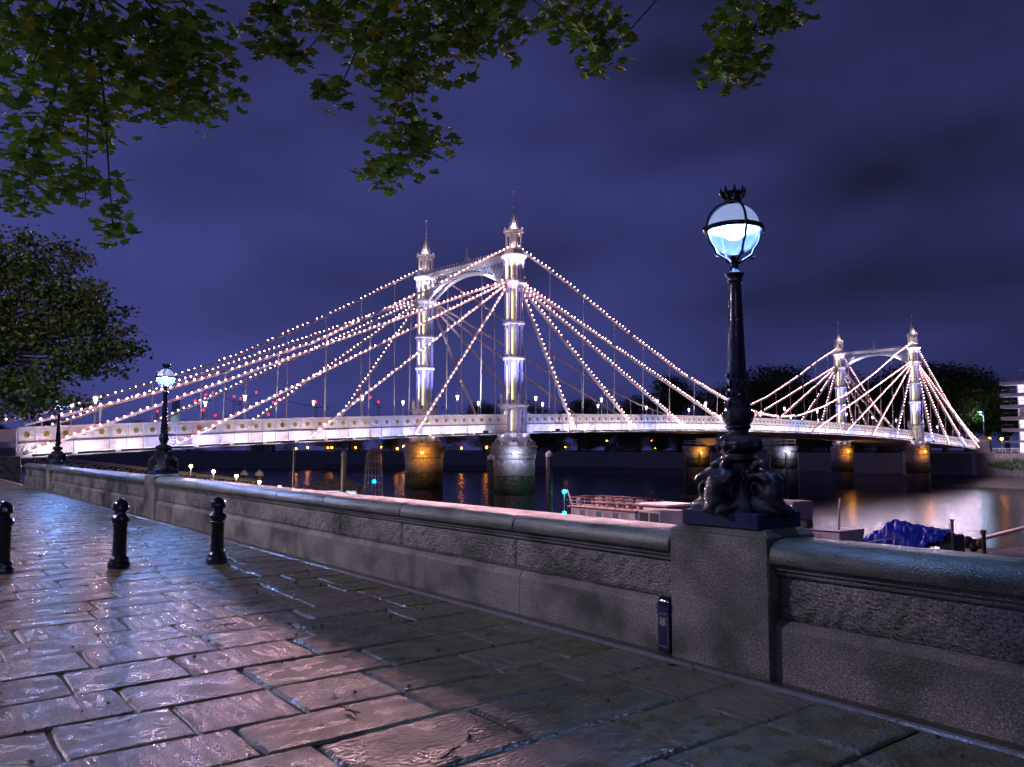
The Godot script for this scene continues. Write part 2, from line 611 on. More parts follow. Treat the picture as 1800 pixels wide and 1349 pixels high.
func wall_run(a0: float, a1: float, label: String) -> void:   # from a0 (right) to a1 (left)
	var w := thing("parapet_wall", wall_xf(0), label, "wall", "stone parapet runs between the lamp pedestals")
	var x0 := -a1
	var x1 := -a0
	var st := st_new()
	box(st, Vector3((x0 + x1) / 2, 0.33, -0.24), Vector3(x1 - x0, 1.06, 0.38))
	obj("core", st, M.granite, w)
	var cope := []
	for k in 15:
		var an := PI * k / 14.0
		var e := 0.62
		var cz := cos(an)
		var sy := sin(an)
		cope.append([-0.21 + 0.315 * signf(cz) * pow(absf(cz), e), 0.815 + 0.17 * pow(maxf(sy, 0.0), e)])
	cope.append([-0.50, 0.80]); cope.append([0.07, 0.80])
	cope.reverse()
	var x := x1
	while x > x0 + 0.05:
		var l := rng.randf_range(1.75, 2.35)
		if x - l < x0 + 0.8: l = x - x0
		st = st_new()
		extrude(st, cope, x - l + 0.007, x - 0.007, true)
		obj("coping_stone", st, M.coping, w)
		x -= l
	x = x1
	while x > x0 + 0.05:
		var l := rng.randf_range(1.7, 2.4)
		if x - l < x0 + 0.8: l = x - x0
		st = st_new()
		extrude(st, [[-0.06, 0.72], [0.012, 0.72], [0.022, 0.735], [0.022, 0.75], [0.05, 0.765], [0.058, 0.797], [-0.06, 0.797]].map(func(p): return p), x - l + 0.002, x - 0.002)
		obj("moulding_stone", st, M.granite, w)
		x -= l
	x = x1
	var far := a0 > 15.0
	while x > x0 + 0.05:
		var l := rng.randf_range(1.4, 2.6)
		if x - l < x0 + 0.9: l = x - x0
		obj("panel_stone", rock_face(x - l + 0.003, x - 0.003, 0.405, 0.718, 0.0, rng.randi() % 1000), M.rock, w)
		x -= l
	x = x1
	while x > x0 + 0.05:
		var l := rng.randf_range(1.5, 2.2)
		if x - l < x0 + 0.7: l = x - x0
		st = st_new()
		extrude(st, [[-0.06, -0.1], [0.045, -0.1], [0.045, 0.335], [0.035, 0.36], [0.0, 0.40], [-0.06, 0.405]], x - l + 0.003, x - 0.003)
		obj("plinth_stone", st, M.granite, w)
		x -= l

func pedestal(a: float, label: String) -> void:
	var w := thing("stone_pedestal", wall_xf(a, 0, -0.21), label, "pedestal", "stone lamp pedestals of the parapet")
	var st := st_new()
	bbox(st, Vector3(0, 0.445, 0), Vector3(0.95, 1.09, 0.62), 0.012)
	obj("block", st, M.granite, w)
	st = st_new()
	st.set_smooth_group(-1)
	var lo := [Vector3(-0.475, 0.992, 0.31), Vector3(0.475, 0.992, 0.31), Vector3(0.475, 0.992, -0.31), Vector3(-0.475, 0.992, -0.31)]
	var hi := [Vector3(-0.40, 1.045, 0.24), Vector3(0.40, 1.045, 0.24), Vector3(0.40, 1.045, -0.24), Vector3(-0.40, 1.045, -0.24)]
	for k in 4: q(st, lo[k], lo[(k + 1) % 4], hi[(k + 1) % 4], hi[k])
	q(st, hi[0], hi[1], hi[2], hi[3])
	obj("weathered_top", st, M.coping, w)

func parapet() -> void:
	wall_run(-8.0, -0.505, "granite parapet run beyond the tall lamp, running out of frame")
	wall_run(0.445, 16.90, "long granite parapet run between the tall lamp and the next one")
	wall_run(17.85, 33.0, "granite parapet run behind the bollards, between the two further lamps")
	wall_run(33.95, 41.0, "short bluish parapet run ending at the bridge abutment")
	pedestal(0.03 - 0.06, "granite pedestal under the tall lamp, with blue box at its foot")
	pedestal(17.37, "granite pedestal of the lamp standing behind the bollards")
	pedestal(33.47, "granite pedestal of the lamp beside the bridge abutment")

# ---------------------------------------------------------------- bridge
func deck_top(s: float) -> float:     # top of the fascia: the deck is cambered
	return 6.55 - 2.95e-4 * (s - 59.0) * (s - 59.0)

func poly(table: Array, s: float) -> float:
	for i in table.size() - 1:
		if s <= table[i + 1][0]:
			return lerpf(table[i][1], table[i + 1][1], (s - table[i][0]) / (table[i + 1][0] - table[i][0]))
	return table[-1][1]

const CHAIN := [[-47.2, 3.5], [-41.8, 5.1], [-38.5, 6.1], [-32.7, 8.2], [-24.9, 11.3], [-15.7, 16.0], [-9.8, 19.1], [-6.6, 21.0], [0.0, 24.6], [9.2, 21.3], [20.0, 16.8], [32.5, 12.1], [43.3, 9.1], [52.0, 7.35], [59.0, 6.95], [66.0, 7.35], [74.7, 9.1], [85.5, 12.1], [98.0, 16.8], [108.8, 21.3], [118.0, 24.6], [123.7, 21.0], [126.5, 19.1], [131.5, 16.0], [139.2, 11.3], [145.9, 8.2], [150.8, 6.1], [153.6, 5.1], [158.2, 3.5]]

func ribbon(st: SurfaceTool, s0: float, s1: float, dy0: float, dy1: float, z0: float, z1: float, step := 1.21) -> void:  # box section following the camber
	st.set_smooth_group(-1)
	var n := int(ceil((s1 - s0) / step))
	for i in n:
		var a := lerpf(s0, s1, float(i) / n)
		var b := lerpf(s0, s1, float(i + 1) / n)
		var p := []
		for s in [a, b]:
			for y in [dy0, dy1]:
				for z in [z0, z1]:
					p.append(Vector3(s, deck_top(s) + y, z))
		q(st, p[1], p[5], p[7], p[3]); q(st, p[4], p[0], p[2], p[6]); q(st, p[3], p[7], p[6], p[2]); q(st, p[0], p[4], p[5], p[1])
		if i == 0: q(st, p[0], p[1], p[3], p[2])
		if i == n - 1: q(st, p[5], p[4], p[6], p[7])

func bulbs(parent: Node, pts: Array, side: float, m: Material, gap := 0.6, power := 0.0) -> void:
	var st := st_new()
	st.set_smooth_group(0)
	var left := gap * 1.5
	for i in pts.size() - 1:
		var d: Vector3 = pts[i + 1] - pts[i]
		var l := d.length()
		while left < l:
			var c: Vector3 = pts[i] + d * (left / l) + Vector3(0, 0.02, side * 0.27)
			var r := 0.085 * rng.randf_range(0.8, 1.12)
			c += Vector3(rng.randfn(0, 0.03), rng.randfn(0, 0.03), 0)
			if rng.randf() < 0.035:   # a dead bulb
				left += gap
				continue
			var v := [c + Vector3(r, 0, 0), c + Vector3(0, r, 0), c + Vector3(0, 0, r), c - Vector3(r, 0, 0), c - Vector3(0, r, 0), c - Vector3(0, 0, r)]
			for f in [[0, 1, 2], [1, 3, 2], [3, 4, 2], [4, 0, 2], [1, 0, 5], [3, 1, 5], [4, 3, 5], [0, 4, 5]]:
				t3(st, v[f[0]], v[f[1]], v[f[2]])
			left += gap
		left -= l
	var o := obj("bulb_string", st, m, parent)
	tag(o, "", "", "", "stuff")
	if power > 0.0:   # the light of the bulbs, a few gathered in each lamp, thrown outwards
		left = 2.0
		for i in pts.size() - 1:
			var d: Vector3 = pts[i + 1] - pts[i]
			var l := d.length()
			while left < l:
				var c: Vector3 = pts[i] + d * (left / l) + Vector3(0, 0.02, side * 0.4)
				spot(o, c, c + Vector3(0, 0, side), Color(1.0, 0.76, 0.82) if pts[0].x < 50.0 else Color(0.95, 0.86, 1.0), power, 88.0)
				left += 4.6
			left -= l

func flower() -> ArrayMesh:
	var st := st_new()
	for k in 8:
		var an := TAU * k / 8
		ball(st, Vector3(cos(an) * 0.15, sin(an) * 0.15, 0.02), Vector3(0.065, 0.065, 0.05), 5, 4)
	ball(st, Vector3(0, 0, 0.03), Vector3(0.085, 0.085, 0.07), 6, 4)
	st.set_smooth_group(-1)
	for k in 10:
		var a := TAU * k / 10
		var b := TAU * (k + 1) / 10
		t3(st, Vector3(0, 0, 0.012), Vector3(cos(a), sin(a), 0.06) * 0.2, Vector3(cos(b), sin(b), 0.06) * 0.2)
	return mesh_of(st)

func bridge() -> void:
	var B := thing("suspension_bridge", bridge_xf(0, 0, 0), "pastel suspension bridge strung with rows of glowing bulbs, across the river", "bridge")
	var S0 := -47.6
	var S1 := 158.4
	# deck
	var st := st_new()
	ribbon(st, S0, S1, -1.45, -1.05, -WIDE + 0.5, -0.5, 4.0)
	obj("road_deck", st, M.deck_under, B)
	st = st_new()
	var s := S0 + 2.0
	while s < S1 - 1.0:
		box(st, Vector3(s, deck_top(s) - 1.75, -WIDE / 2), Vector3(0.3, 0.6, WIDE - 1.2))
		s += 4.84
	tag(obj("cross_beams", st, M.deck_under, B), "", "", "", "stuff")
	for z in [-WIDE + 0.3]:
		st = st_new()
		ribbon(st, S0, S1, -2.15, 0.0, z - 0.15, z + 0.15, 4.0)
		obj("far_girder", st, M.pink, B)
	# near fascia: panels with rosettes above, plain plates below, ribs between
	var F := node("fascia", B)
	st = st_new()
	ribbon(st, S0, S1, -2.1, -0.08, -0.42, -0.16)
	obj("web_plate", st, M.pink, F)
	st = st_new()
	ribbon(st, S0, S1, -0.10, 0.0, -0.50, 0.10)
	ribbon(st, S0, S1, -0.16, -0.10, -0.45, 0.0)
	obj("top_rail", st, M.white, F)
	st = st_new()
	ribbon(st, S0, S1, -1.11, -1.05, -0.2, -0.02)
	obj("ledge", st, M.dark_trim, F)
	st = st_new()
	ribbon(st, S0, S1, -2.20, -2.08, -0.5, 0.30)
	for j in 52:
		var sj := S0 + 1.0 + j * 3.95
		box(st, Vector3(sj, deck_top(sj) - 2.13, 0.52), Vector3(0.08, 0.06, 0.5))
	obj("bottom_flange", st, M.white, F)
	var panel := st_new()
	box(panel, Vector3(0, 0, 0.0), Vector3(1.06, 0.80, 0.05))
	for e in [[0, 0.36, 1.06, 0.06], [0, -0.36, 1.06, 0.06], [-0.50, 0, 0.05, 0.66], [0.50, 0, 0.05, 0.66]]:
		box(panel, Vector3(e[0], e[1], 0.035), Vector3(e[2], e[3], 0.03))
	var pm := mesh_of(panel)
	var plate := st_new()
	bbox(plate, Vector3.ZERO, Vector3(1.10, 0.90, 0.05), 0.015)
	var lm := mesh_of(plate)
	var rib := st_new()
	box(rib, Vector3(0, 0.0, 0), Vector3(0.085, 1.92, 0.12))
	var rm := mesh_of(rib)
	var fm := flower()
	var n := int((S1 - S0) / 1.21)
	for i in n:
		var c := S0 + 1.21 * (i + 0.5)
		if absf(c) < 1.2 or absf(c - 118.0) < 1.2: continue
		var turn := Basis(Vector3.BACK, atan((deck_top(c + 0.6) - deck_top(c - 0.6)) / 1.2))
		put("fascia_panel", pm, M.pink, F, Transform3D(turn, Vector3(c, deck_top(c) - 0.60, -0.14)))
		put("rosette", fm, M.gold, F, Transform3D(turn, Vector3(c, deck_top(c) - 0.58, -0.11)))
		put("lower_plate", lm, M.pink, F, Transform3D(turn, Vector3(c, deck_top(c) - 1.60, -0.14)))
		put("rib", rm, M.pale_blue, F, Transform3D(turn, Vector3(c - 0.605, deck_top(c - 0.605) - 1.12, -0.10)))
	# linear floodlights on the bottom flange
	s = S0 + 0.6
	var box_mesh := st_new()
	bbox(box_mesh, Vector3.ZERO, Vector3(2.5, 0.13, 0.14), 0.02)
	var bm := mesh_of(box_mesh)
	var lens := st_new()
	box(lens, Vector3.ZERO, Vector3(2.4, 0.012, 0.08))
	var lnm := mesh_of(lens)
	var k := 0
	while s < S1 - 3.0:
		var c := s + 1.4
		if absf(c) > 2.6 and absf(c - 118.0) > 2.6:
			var turn := Basis(Vector3.BACK, atan((deck_top(c + 0.6) - deck_top(c - 0.6)) / 1.2)) * Basis(Vector3.RIGHT, -0.35)
			var y := deck_top(c) - 2.0
			var fx := put("floodlight", bm, M.fixture, F, Transform3D(turn, Vector3(c, y, 0.80)))
			put("led_lens", lnm, M.led, fx, Transform3D(Basis.IDENTITY, Vector3(0, 0.07, 0)))
			var col := Color(1.0, 0.93, 0.97)
			if k % 7 == 3: col = Color(0.70, 0.74, 1.0)
			elif k % 7 == 4: col = Color(0.84, 0.84, 1.0)
			strip(B, Vector3(c, y + 0.10, 0.80), Vector3(c, y + 1.35, -0.10), Vector3.RIGHT, Vector2(2.5, 0.1), col, 6.0)
		k += 1
		s += 2.9
	# towers, piers, portals
	var tower := make_tower()
	B.add_child(tower, true)
	tower.position = Vector3.ZERO
	for p in [Vector3(0, 0, -WIDE), Vector3(118, 0, 0), Vector3(118, 0, -WIDE)]:
		var t: Node3D = tower.duplicate()
		B.add_child(t, true)
		t.position = p
	for x in [0.0, 118.0]:
		portal(B, x)
		for e in [[-5.5, 1.5, 0.0], [5.5, 1.5, 0.0], [-5.0, -12.5, -WIDE], [3.5, -11.5, -WIDE]]:   # wash lights on the towers
			var at := Vector3(x + e[0], deck_top(x + e[0]) - (1.9 if e[2] == 0.0 else -0.3), e[1])
			st = st_new()
			bbox(st, at, Vector3(0.5, 0.35, 0.35), 0.05)
			bar(st, at - Vector3(0, 0.1, 0), at + Vector3(0, -0.2, -1.3 if e[2] == 0.0 else 0.0) - Vector3(0, 0.8 if e[2] else 0.0, 0), 0.06, 5)
			obj("wash_light", st, M.fixture, B)
			spot(B, at + Vector3(0, 0.25, 0), Vector3(x, 17.5, e[2]), Color(0.88, 0.85, 1.0), 130.0, 24)
	# piers: lamps light them, amber or white
	var pier := make_pier()
	for e in [[0.0, 0.0, false], [0.0, -WIDE, true], [118.0, 0.0, true], [118.0, -WIDE, true]]:
		var p: Node3D = pier.duplicate()
		B.add_child(p, true)
		p.position = Vector3(e[0], 0, e[1])
		var at := Vector3(-2.1, 1.25, 2.35)
		var c := Color(1.0, 0.63, 0.22) if e[2] else Color(0.80, 0.80, 1.0)
		var ls := st_new()
		bbox(ls, at, Vector3(0.26, 0.2, 0.26), 0.03)
		var lo := obj("pier_lamp", ls, M.amber if e[2] else M.white_lamp, p)
		omni(p, at + Vector3(-0.55, -0.1, 0.75), c, 4.2, 0.12)
		var at2 := Vector3(2.3, 1.3, 2.2)
		spot(p, at2 + Vector3(0.4, 0.0, 0.5), Vector3(0.6, -1.0, 1.9), c, 1.0, 55)
	pier.free()
	mid_piers(B)
	# chains and stays, both sides
	for side in [0, 1]:
		var z := 0.0 if side == 0 else -WIDE
		var face := 1.0 if side == 0 else -1.0
		var pts := []
		for c in CHAIN: pts.append(Vector3(c[0], c[1], z))
		st = st_new()
		for i in pts.size() - 1:
			bar(st, pts[i] - Vector3(0, 0.12, 0), pts[i + 1] - Vector3(0, 0.12, 0), 0.13, 6)
		var ch := obj("main_chain", st, M.cable, B)
		var cut := []
		var rest := []
		for p in pts:
			if p.x <= 59.0: cut.append(p)
			if p.x >= 59.0: rest.append(p)
		bulbs(ch, cut, face, M.bulb, 0.66, 29.0 if side == 0 else 0.0)
		bulbs(ch, rest, face, M.bulb, 0.75, 22.0 if side == 0 else 0.0)
		for tw in [[0.0, [-47.2, -36.9, -25.3, -13.6, 9.8, 21.5, 33.0, 45.5]], [118.0, [70.5, 83.0, 95.0, 106.5, 127.0, 137.0, 148.5, 158.0]]]:
			for x in tw[1]:
				var d: float = absf(x - tw[0])
				var a := Vector3(tw[0] + signf(x - tw[0]) * 1.1, 19.5 + d * 0.02, z)
				var b := Vector3(x, deck_top(x) - 1.75, z + face * 0.1)
				st = st_new()
				for dz in [-0.09, 0.09]:
					bar(st, a + Vector3(0, -0.14, dz), b + Vector3(0, -0.14, dz), 0.11, 5)
				var o := obj("stay", st, M.cable, B)
				bulbs(o, [a, b], face, M.bulb, 0.6 if tw[0] < 1.0 else 0.75, 0.0 if side else 29.0 if tw[0] < 1.0 else 22.0)
				if side == 0:
					st = st_new()
					for rr in [0.42, 0.26]:
						var ring := []
						for j in 17: ring.append(Vector3(cos(TAU * j / 16.0) * rr, sin(TAU * j / 16.0) * rr, 0))
						tube(st, ring, [0.05], 5, false)
					ball(st, Vector3.ZERO, Vector3(0.14, 0.14, 0.1), 8, 4)
					obj("anchor_boss", st, M.white, o, Transform3D(Basis.IDENTITY, Vector3(x, deck_top(x) - 1.6, -0.08)))
		var xs := []
		for i in 9: xs.append(-4.7 * (i + 1))
		for i in 19: xs.append(5.9 * (i + 1))
		for i in 8: xs.append(118.0 + 4.6 * (i + 1))
		for x in xs:
			st = st_new()
			var top := poly(CHAIN, x)
			bar(st, Vector3(x, deck_top(x) - 0.05, z - face * 0.2), Vector3(x, top - 0.1, z), 0.06, 5)
			if top - deck_top(x) > 1.5: ball(st, Vector3(x, top - 0.15, z), Vector3(0.16, 0.2, 0.16), 6, 4)
			obj("hanger", st, M.white, B)
	# abutments and toll kiosks at both ends
	for e in [[-50.3, 3.4], [161.6, 3.2]]:
		for z in [0.2, -WIDE - 0.2]:
			var ab := node("abutment", B, Transform3D(Basis.IDENTITY, Vector3(e[0], 0, z)))
			st = st_new()
			bbox(st, Vector3(0, -3.2, 0), Vector3(5.0, 8.8, 4.0), 0.06)
			for j in 6: bbox(st, Vector3(0, -4.6 + j * 0.95, 0), Vector3(5.1, 0.86, 4.1), 0.05)
			obj("masonry", st, M.wet_stone if e[0] < 0 else M.pier, ab)
			st = st_new()
			lathe(st, [[0.0, 1.2], [1.55, 1.2], [1.55, 1.45], [1.4, 1.55], [1.4, 3.6], [1.5, 3.7], [1.9, 3.85], [1.95, 4.0], [1.2, 4.5], [0.3, 5.0], [0.0, 5.4]], 8, Vector3.ZERO, false)
			obj("toll_kiosk", st, M.cream, ab)
			st = st_new()
			for j in 8:
				var an := TAU * (j + 0.5) / 8
				box(st, Vector3(cos(an) * 1.30, 2.65, sin(an) * 1.30), Vector3(0.05, 1.3, 0.62), Basis(Vector3.UP, -an))
			obj("kiosk_panel", st, M.pale_blue, ab)

func ring8(st: SurfaceTool, r: float, y0: float, y1: float, rad: float, sides := 8) -> void:
	for k in 8:
		var an := TAU * (k + 0.5) / 8
		var c := Vector3(cos(an) * r, 0, -sin(an) * r)
		lathe(st, [[rad * 1.35, y0], [rad * 1.35, y0 + 0.18], [rad, y0 + 0.26], [rad, y1 - 0.3], [rad * 1.15, y1 - 0.26], [rad * 1.5, y1]], sides, c)

func make_tower() -> Node3D:
	var T := Node3D.new()
	T.name = "tower"
	var st := st_new()
	# splayed foot standing on the pier
	lathe(st, [[0.0, 2.4], [2.1, 2.4], [2.1, 2.6], [1.75, 2.95], [1.62, 3.4], [0, 3.4]], 8, Vector3.ZERO, false)
	for k in 8:
		var an := TAU * (k + 0.5) / 8
		box(st, Vector3(cos(an) * 1.62, 2.95, -sin(an) * 1.62), Vector3(0.5, 0.95, 0.42), Basis(Vector3.UP, an))
	obj("foot", st, M.white, T)
	var storeys := [[3.4, 6.05, 0.92, 1.30, 0.19], [6.6, 11.5, 0.60, 0.95, 0.125], [11.85, 15.4, 0.60, 0.95, 0.125], [15.75, 19.4, 0.60, 0.95, 0.125], [20.3, 22.6, 0.82, 1.10, 0.14]]
	for s in storeys:
		st = st_new()
		lathe(st, [[s[2], s[0]], [s[2], s[0] + 0.3], [s[2] * 0.94, s[0] + 0.36], [s[2] * 0.94, s[1] - 0.36], [s[2], s[1] - 0.3], [s[2], s[1]]], 16)
		obj("core", st, M.cream, T)
		for k in 8:
			st = st_new()
			var an := TAU * (k + 0.5) / 8
			lathe(st, [[s[4] * 1.35, s[0]], [s[4] * 1.35, s[0] + 0.2], [s[4], s[0] + 0.28], [s[4], s[1] - 0.3], [s[4] * 1.15, s[1] - 0.26], [s[4] * 1.5, s[1]]], 8, Vector3(cos(an) * s[3], 0, -sin(an) * s[3]))
			obj("column", st, M.blue, T)
		# slim LED lines behind the columns, facing the core
		for k in [2, 3, 4, 5]:
			var an: float = TAU * (k - 0.5) / 8
			var r: float = s[3] - s[4] - 0.035
			var at := Vector3(cos(an) * r, (s[0] + s[1]) / 2, -sin(an) * r)
			var h: float = (s[1] - s[0]) * 0.8
			st = st_new()
			box(st, at, Vector3(0.02, h, 0.04), Basis(Vector3.UP, an))
			obj("led_line", st, M.led_warm, T)
			strip(T, at * Vector3(0.97, 1, 0.97), Vector3(0, at.y, 0), Vector3.UP, Vector2(h, 0.05), Color(1.0, 0.94, 0.74), 0.26 * h)
	# cornices and collars
	for c in [[6.05, 6.6, 1.72, 1.45], [19.4, 20.3, 1.45, 1.15], [22.6, 23.3, 1.50, 1.2]]:
		st = st_new()
		lathe(st, [[0.0, c[0]], [c[3], c[0]], [c[3] + 0.05, c[0] + (c[1] - c[0]) * 0.35], [c[2] - 0.1, c[0] + (c[1] - c[0]) * 0.6], [c[2], c[0] + (c[1] - c[0]) * 0.68], [c[2], c[1] - 0.06], [c[2] - 0.12, c[1]], [0, c[1]]], 16, Vector3.ZERO, false)
		obj("cornice", st, M.white, T)
	for y in [11.5, 15.4]:
		st = st_new()
		lathe(st, [[0.6, y], [1.12, y], [1.22, y + 0.1], [1.22, y + 0.25], [1.12, y + 0.35], [0.6, y + 0.35]], 16, Vector3.ZERO, false)
		obj("collar", st, M.white, T)
	st = st_new()
	for k in 8:
		var an := TAU * (k + 0.5) / 8
		lathe(st, [[0.17, 6.6], [0.17, 7.0], [0.1, 7.05], [0.12, 7.4], [0.0, 7.95]], 6, Vector3(cos(an) * 1.5, 0, -sin(an) * 1.5))
	obj("pinnacles", st, M.white, T)
	# lantern storey
	st = st_new()
	lathe(st, [[1.3, 23.3], [1.05, 23.7], [0.98, 23.95], [0.0, 23.95]], 8, Vector3.ZERO, false)
	lathe(st, [[0.5, 23.9], [0.5, 25.6]], 10)
	obj("lantern_base", st, M.white, T)
	st = st_new()
	ring8(st, 0.88, 23.9, 25.65, 0.10, 6)
	obj("lantern_posts", st, M.white, T)
	for k in [1, 3, 5]:
		var an: float = TAU * (k + 0.0) / 8 + PI / 8
		omni(T, Vector3(cos(an) * 0.70, 24.1, -sin(an) * 0.70), Color(1.0, 0.88, 0.84), 1.1, 0.04)
		st = st_new()
		ball(st, Vector3(cos(an) * 0.70, 24.1, -sin(an) * 0.70), Vector3.ONE * 0.05, 6, 4)
		obj("lantern_lamp", st, M.lantern, T)
	st = st_new()
	lathe(st, [[0.0, 25.6], [0.98, 25.6], [1.0, 25.75], [1.2, 25.9], [1.2, 26.02], [1.05, 26.08], [0, 26.1]], 8, Vector3.ZERO, false)
	for k in 8:
		var an := TAU * (k + 0.5) / 8
		box(st, Vector3(cos(an) * 1.05, 26.2, -sin(an) * 1.05), Vector3(0.16, 0.3, 0.16), Basis(Vector3.UP, an))
	obj("lantern_cornice", st, M.white, T)
	st = st_new()
	for k in 8:
		var an := TAU * (k + 0.5) / 8
		bar(st, Vector3(cos(an) * 0.62, 26.05, -sin(an) * 0.62), Vector3(cos(an) * 0.09, 28.5, -sin(an) * 0.09), 0.035, 5)
	lathe(st, [[0.42, 26.1], [0.20, 27.2], [0.08, 28.4]], 8)
	lathe(st, [[0.1, 28.3], [0.18, 28.4], [0.1, 28.5], [0.07, 28.7], [0.16, 28.85], [0.05, 29.0], [0.045, 30.5], [0.14, 30.56], [0.14, 30.64], [0.0, 30.7]], 8)
	obj("spire", st, M.white, T)
	omni(T, Vector3(-0.5, 26.35, 0.55), Color(1.0, 0.9, 0.86), 0.9, 0.04)
	# violet-white floods that graze the shaft from brackets over the cornice
	for an in [PI * 0.5, PI * 0.75, PI, PI * 0.25]:
		var at := Vector3(cos(an) * 2.3, 6.85, sin(an) * 2.3)
		st = st_new()
		bbox(st, at, Vector3(0.26, 0.2, 0.26), 0.03, Basis(Vector3.UP, -an))
		bar(st, at - Vector3(0, 0.1, 0), Vector3(cos(an) * 1.6, 6.4, sin(an) * 1.6), 0.03, 5)
		obj("floodlight", st, M.fixture, T)
		spot(T, at + Vector3(0, 0.14, 0), Vector3(cos(an) * 0.6, 15.0, sin(an) * 0.6), Color(0.66, 0.64, 1.0), 34.0, 26)
		at = Vector3(cos(an) * 1.75, 20.5, sin(an) * 1.75)
		st = st_new()
		bbox(st, at, Vector3(0.2, 0.16, 0.2), 0.03, Basis(Vector3.UP, -an))
		bar(st, at, Vector3(cos(an) * 1.3, 20.1, sin(an) * 1.3), 0.03, 5)
		obj("floodlight", st, M.fixture, T)
		spot(T, at + Vector3(0, 0.12, 0), Vector3(cos(an) * 0.5, 27.0, sin(an) * 0.5), Color(1.0, 0.93, 0.98), 22.0, 24)
		at = Vector3(cos(an) * 2.35, 2.55, sin(an) * 2.35)
		st = st_new()
		bbox(st, at, Vector3(0.24, 0.18, 0.24), 0.03, Basis(Vector3.UP, -an))
		obj("floodlight", st, M.fixture, T)
		spot(T, at + Vector3(0, 0.12, 0), Vector3(cos(an) * 1.0, 5.0, sin(an) * 1.0), Color(0.9, 0.86, 1.0), 3.0, 45)
	return T

func make_pier() -> Node3D:
	var P := Node3D.new()
	P.name = "pier"
	var drums := [[-9.0, -3.3, 2.36, "wet_stone"], [-3.3, -1.15, 2.34, "algae"], [-1.15, 0.55, 2.34, "pier"], [0.55, 1.15, 2.44, "pier"], [1.15, 1.9, 2.52, "pier"]]
	for d in drums:
		var st := st_new()
		lathe(st, [[d[2] - 0.05, d[0]], [d[2], d[0] + 0.05], [d[2], d[1] - 0.06], [d[2] - 0.05, d[1]]], 28)
		obj("pier_drum", st, M[d[3]], P)
	var st := st_new()
	lathe(st, [[2.6, 1.82], [2.62, 1.95], [2.5, 2.05], [2.2, 2.25], [2.15, 2.42], [0, 2.42]], 28)
	for k in 8:
		var an := TAU * k / 8
		box(st, Vector3(cos(an) * 2.2, 2.2, -sin(an) * 2.2), Vector3(0.4, 0.5, 0.9), Basis(Vector3.UP, an))
	obj("pier_cap", st, M.pier, P)
	return P

func portal(B: Node3D, x: float) -> void:
	var G := node("portal_arch", B, Transform3D(Basis.IDENTITY, Vector3(x, 0, 0)))
	var za := -1.0
	var zb := -WIDE + 1.0
	var arch := func(z): return 20.0 + 2.35 * (1.0 - pow((z + WIDE / 2) / (WIDE / 2 - 1.0), 2.0))
	var st := st_new()
	for sx in [-0.45, 0.45]:
		box(st, Vector3(sx, 23.15, -WIDE / 2), Vector3(0.18, 0.4, WIDE - 2.2))
	box(st, Vector3(0, 23.40, -WIDE / 2), Vector3(1.25, 0.10, WIDE - 2.2))
	obj("top_chord", st, M.white, G)
	st = st_new()
	for i in 20:
		var z0 := lerpf(za, zb, i / 20.0)
		var z1 := lerpf(za, zb, (i + 1) / 20.0)
		for sx in [-0.45, 0.45]:
			var d := Vector3(0, arch.call(z1) - arch.call(z0), z1 - z0)
			box(st, Vector3(sx, (arch.call(z0) + arch.call(z1)) / 2, (z0 + z1) / 2), Vector3(0.24, 0.26, d.length() + 0.02), Basis.looking_at(d.normalized()))
	obj("arch_rib", st, M.white, G)
	st = st_new()
	for i in 24:
		var z0 := lerpf(za, zb, i / 24.0)
		var z1 := lerpf(za, zb, (i + 1) / 24.0)
		for sx in [-0.45, 0.45]:
			var a0 := Vector3(sx, arch.call(z0), z0)
			var a1 := Vector3(sx, arch.call(z1), z1)
			var b0 := Vector3(sx, 22.98, z0)
			var b1 := Vector3(sx, 22.98, z1)
			bar(st, a0, b0, 0.035, 4)
			if 22.98 - a0.y > 0.7 or 22.98 - a1.y > 0.7:
				bar(st, a0, b1, 0.03, 4)
				bar(st, b0, a1, 0.03, 4)
	obj("lattice", st, M.pale_blue, G)
	st = st_new()
	for i in 33:
		var z := lerpf(za, zb, i / 32.0)
		lathe(st, [[0.05, 23.45], [0.07, 23.6], [0.03, 23.68], [0.09, 23.8], [0.0, 24.0]], 5, Vector3(0.5, 0, z))
		lathe(st, [[0.05, 23.45], [0.07, 23.6], [0.03, 23.68], [0.09, 23.8], [0.0, 24.0]], 5, Vector3(-0.5, 0, z))
	obj("cresting", st, M.white, G)
	st = st_new()
	lathe(st, [[0.5, 23.4], [0.5, 23.7], [0.3, 23.9], [0.32, 24.4], [0.18, 24.5], [0.1, 25.2], [0.14, 25.3], [0.0, 25.7]], 8, Vector3(0, 0, -WIDE / 2), false)
	obj("finial", st, M.white, G)
	for z in [-2.2, -13.8]:
		spot(G, Vector3(-1.1, 20.4, z), Vector3(-0.2, 23.2, -WIDE / 2), Color(0.92, 0.9, 1.0), 34.0, 44)

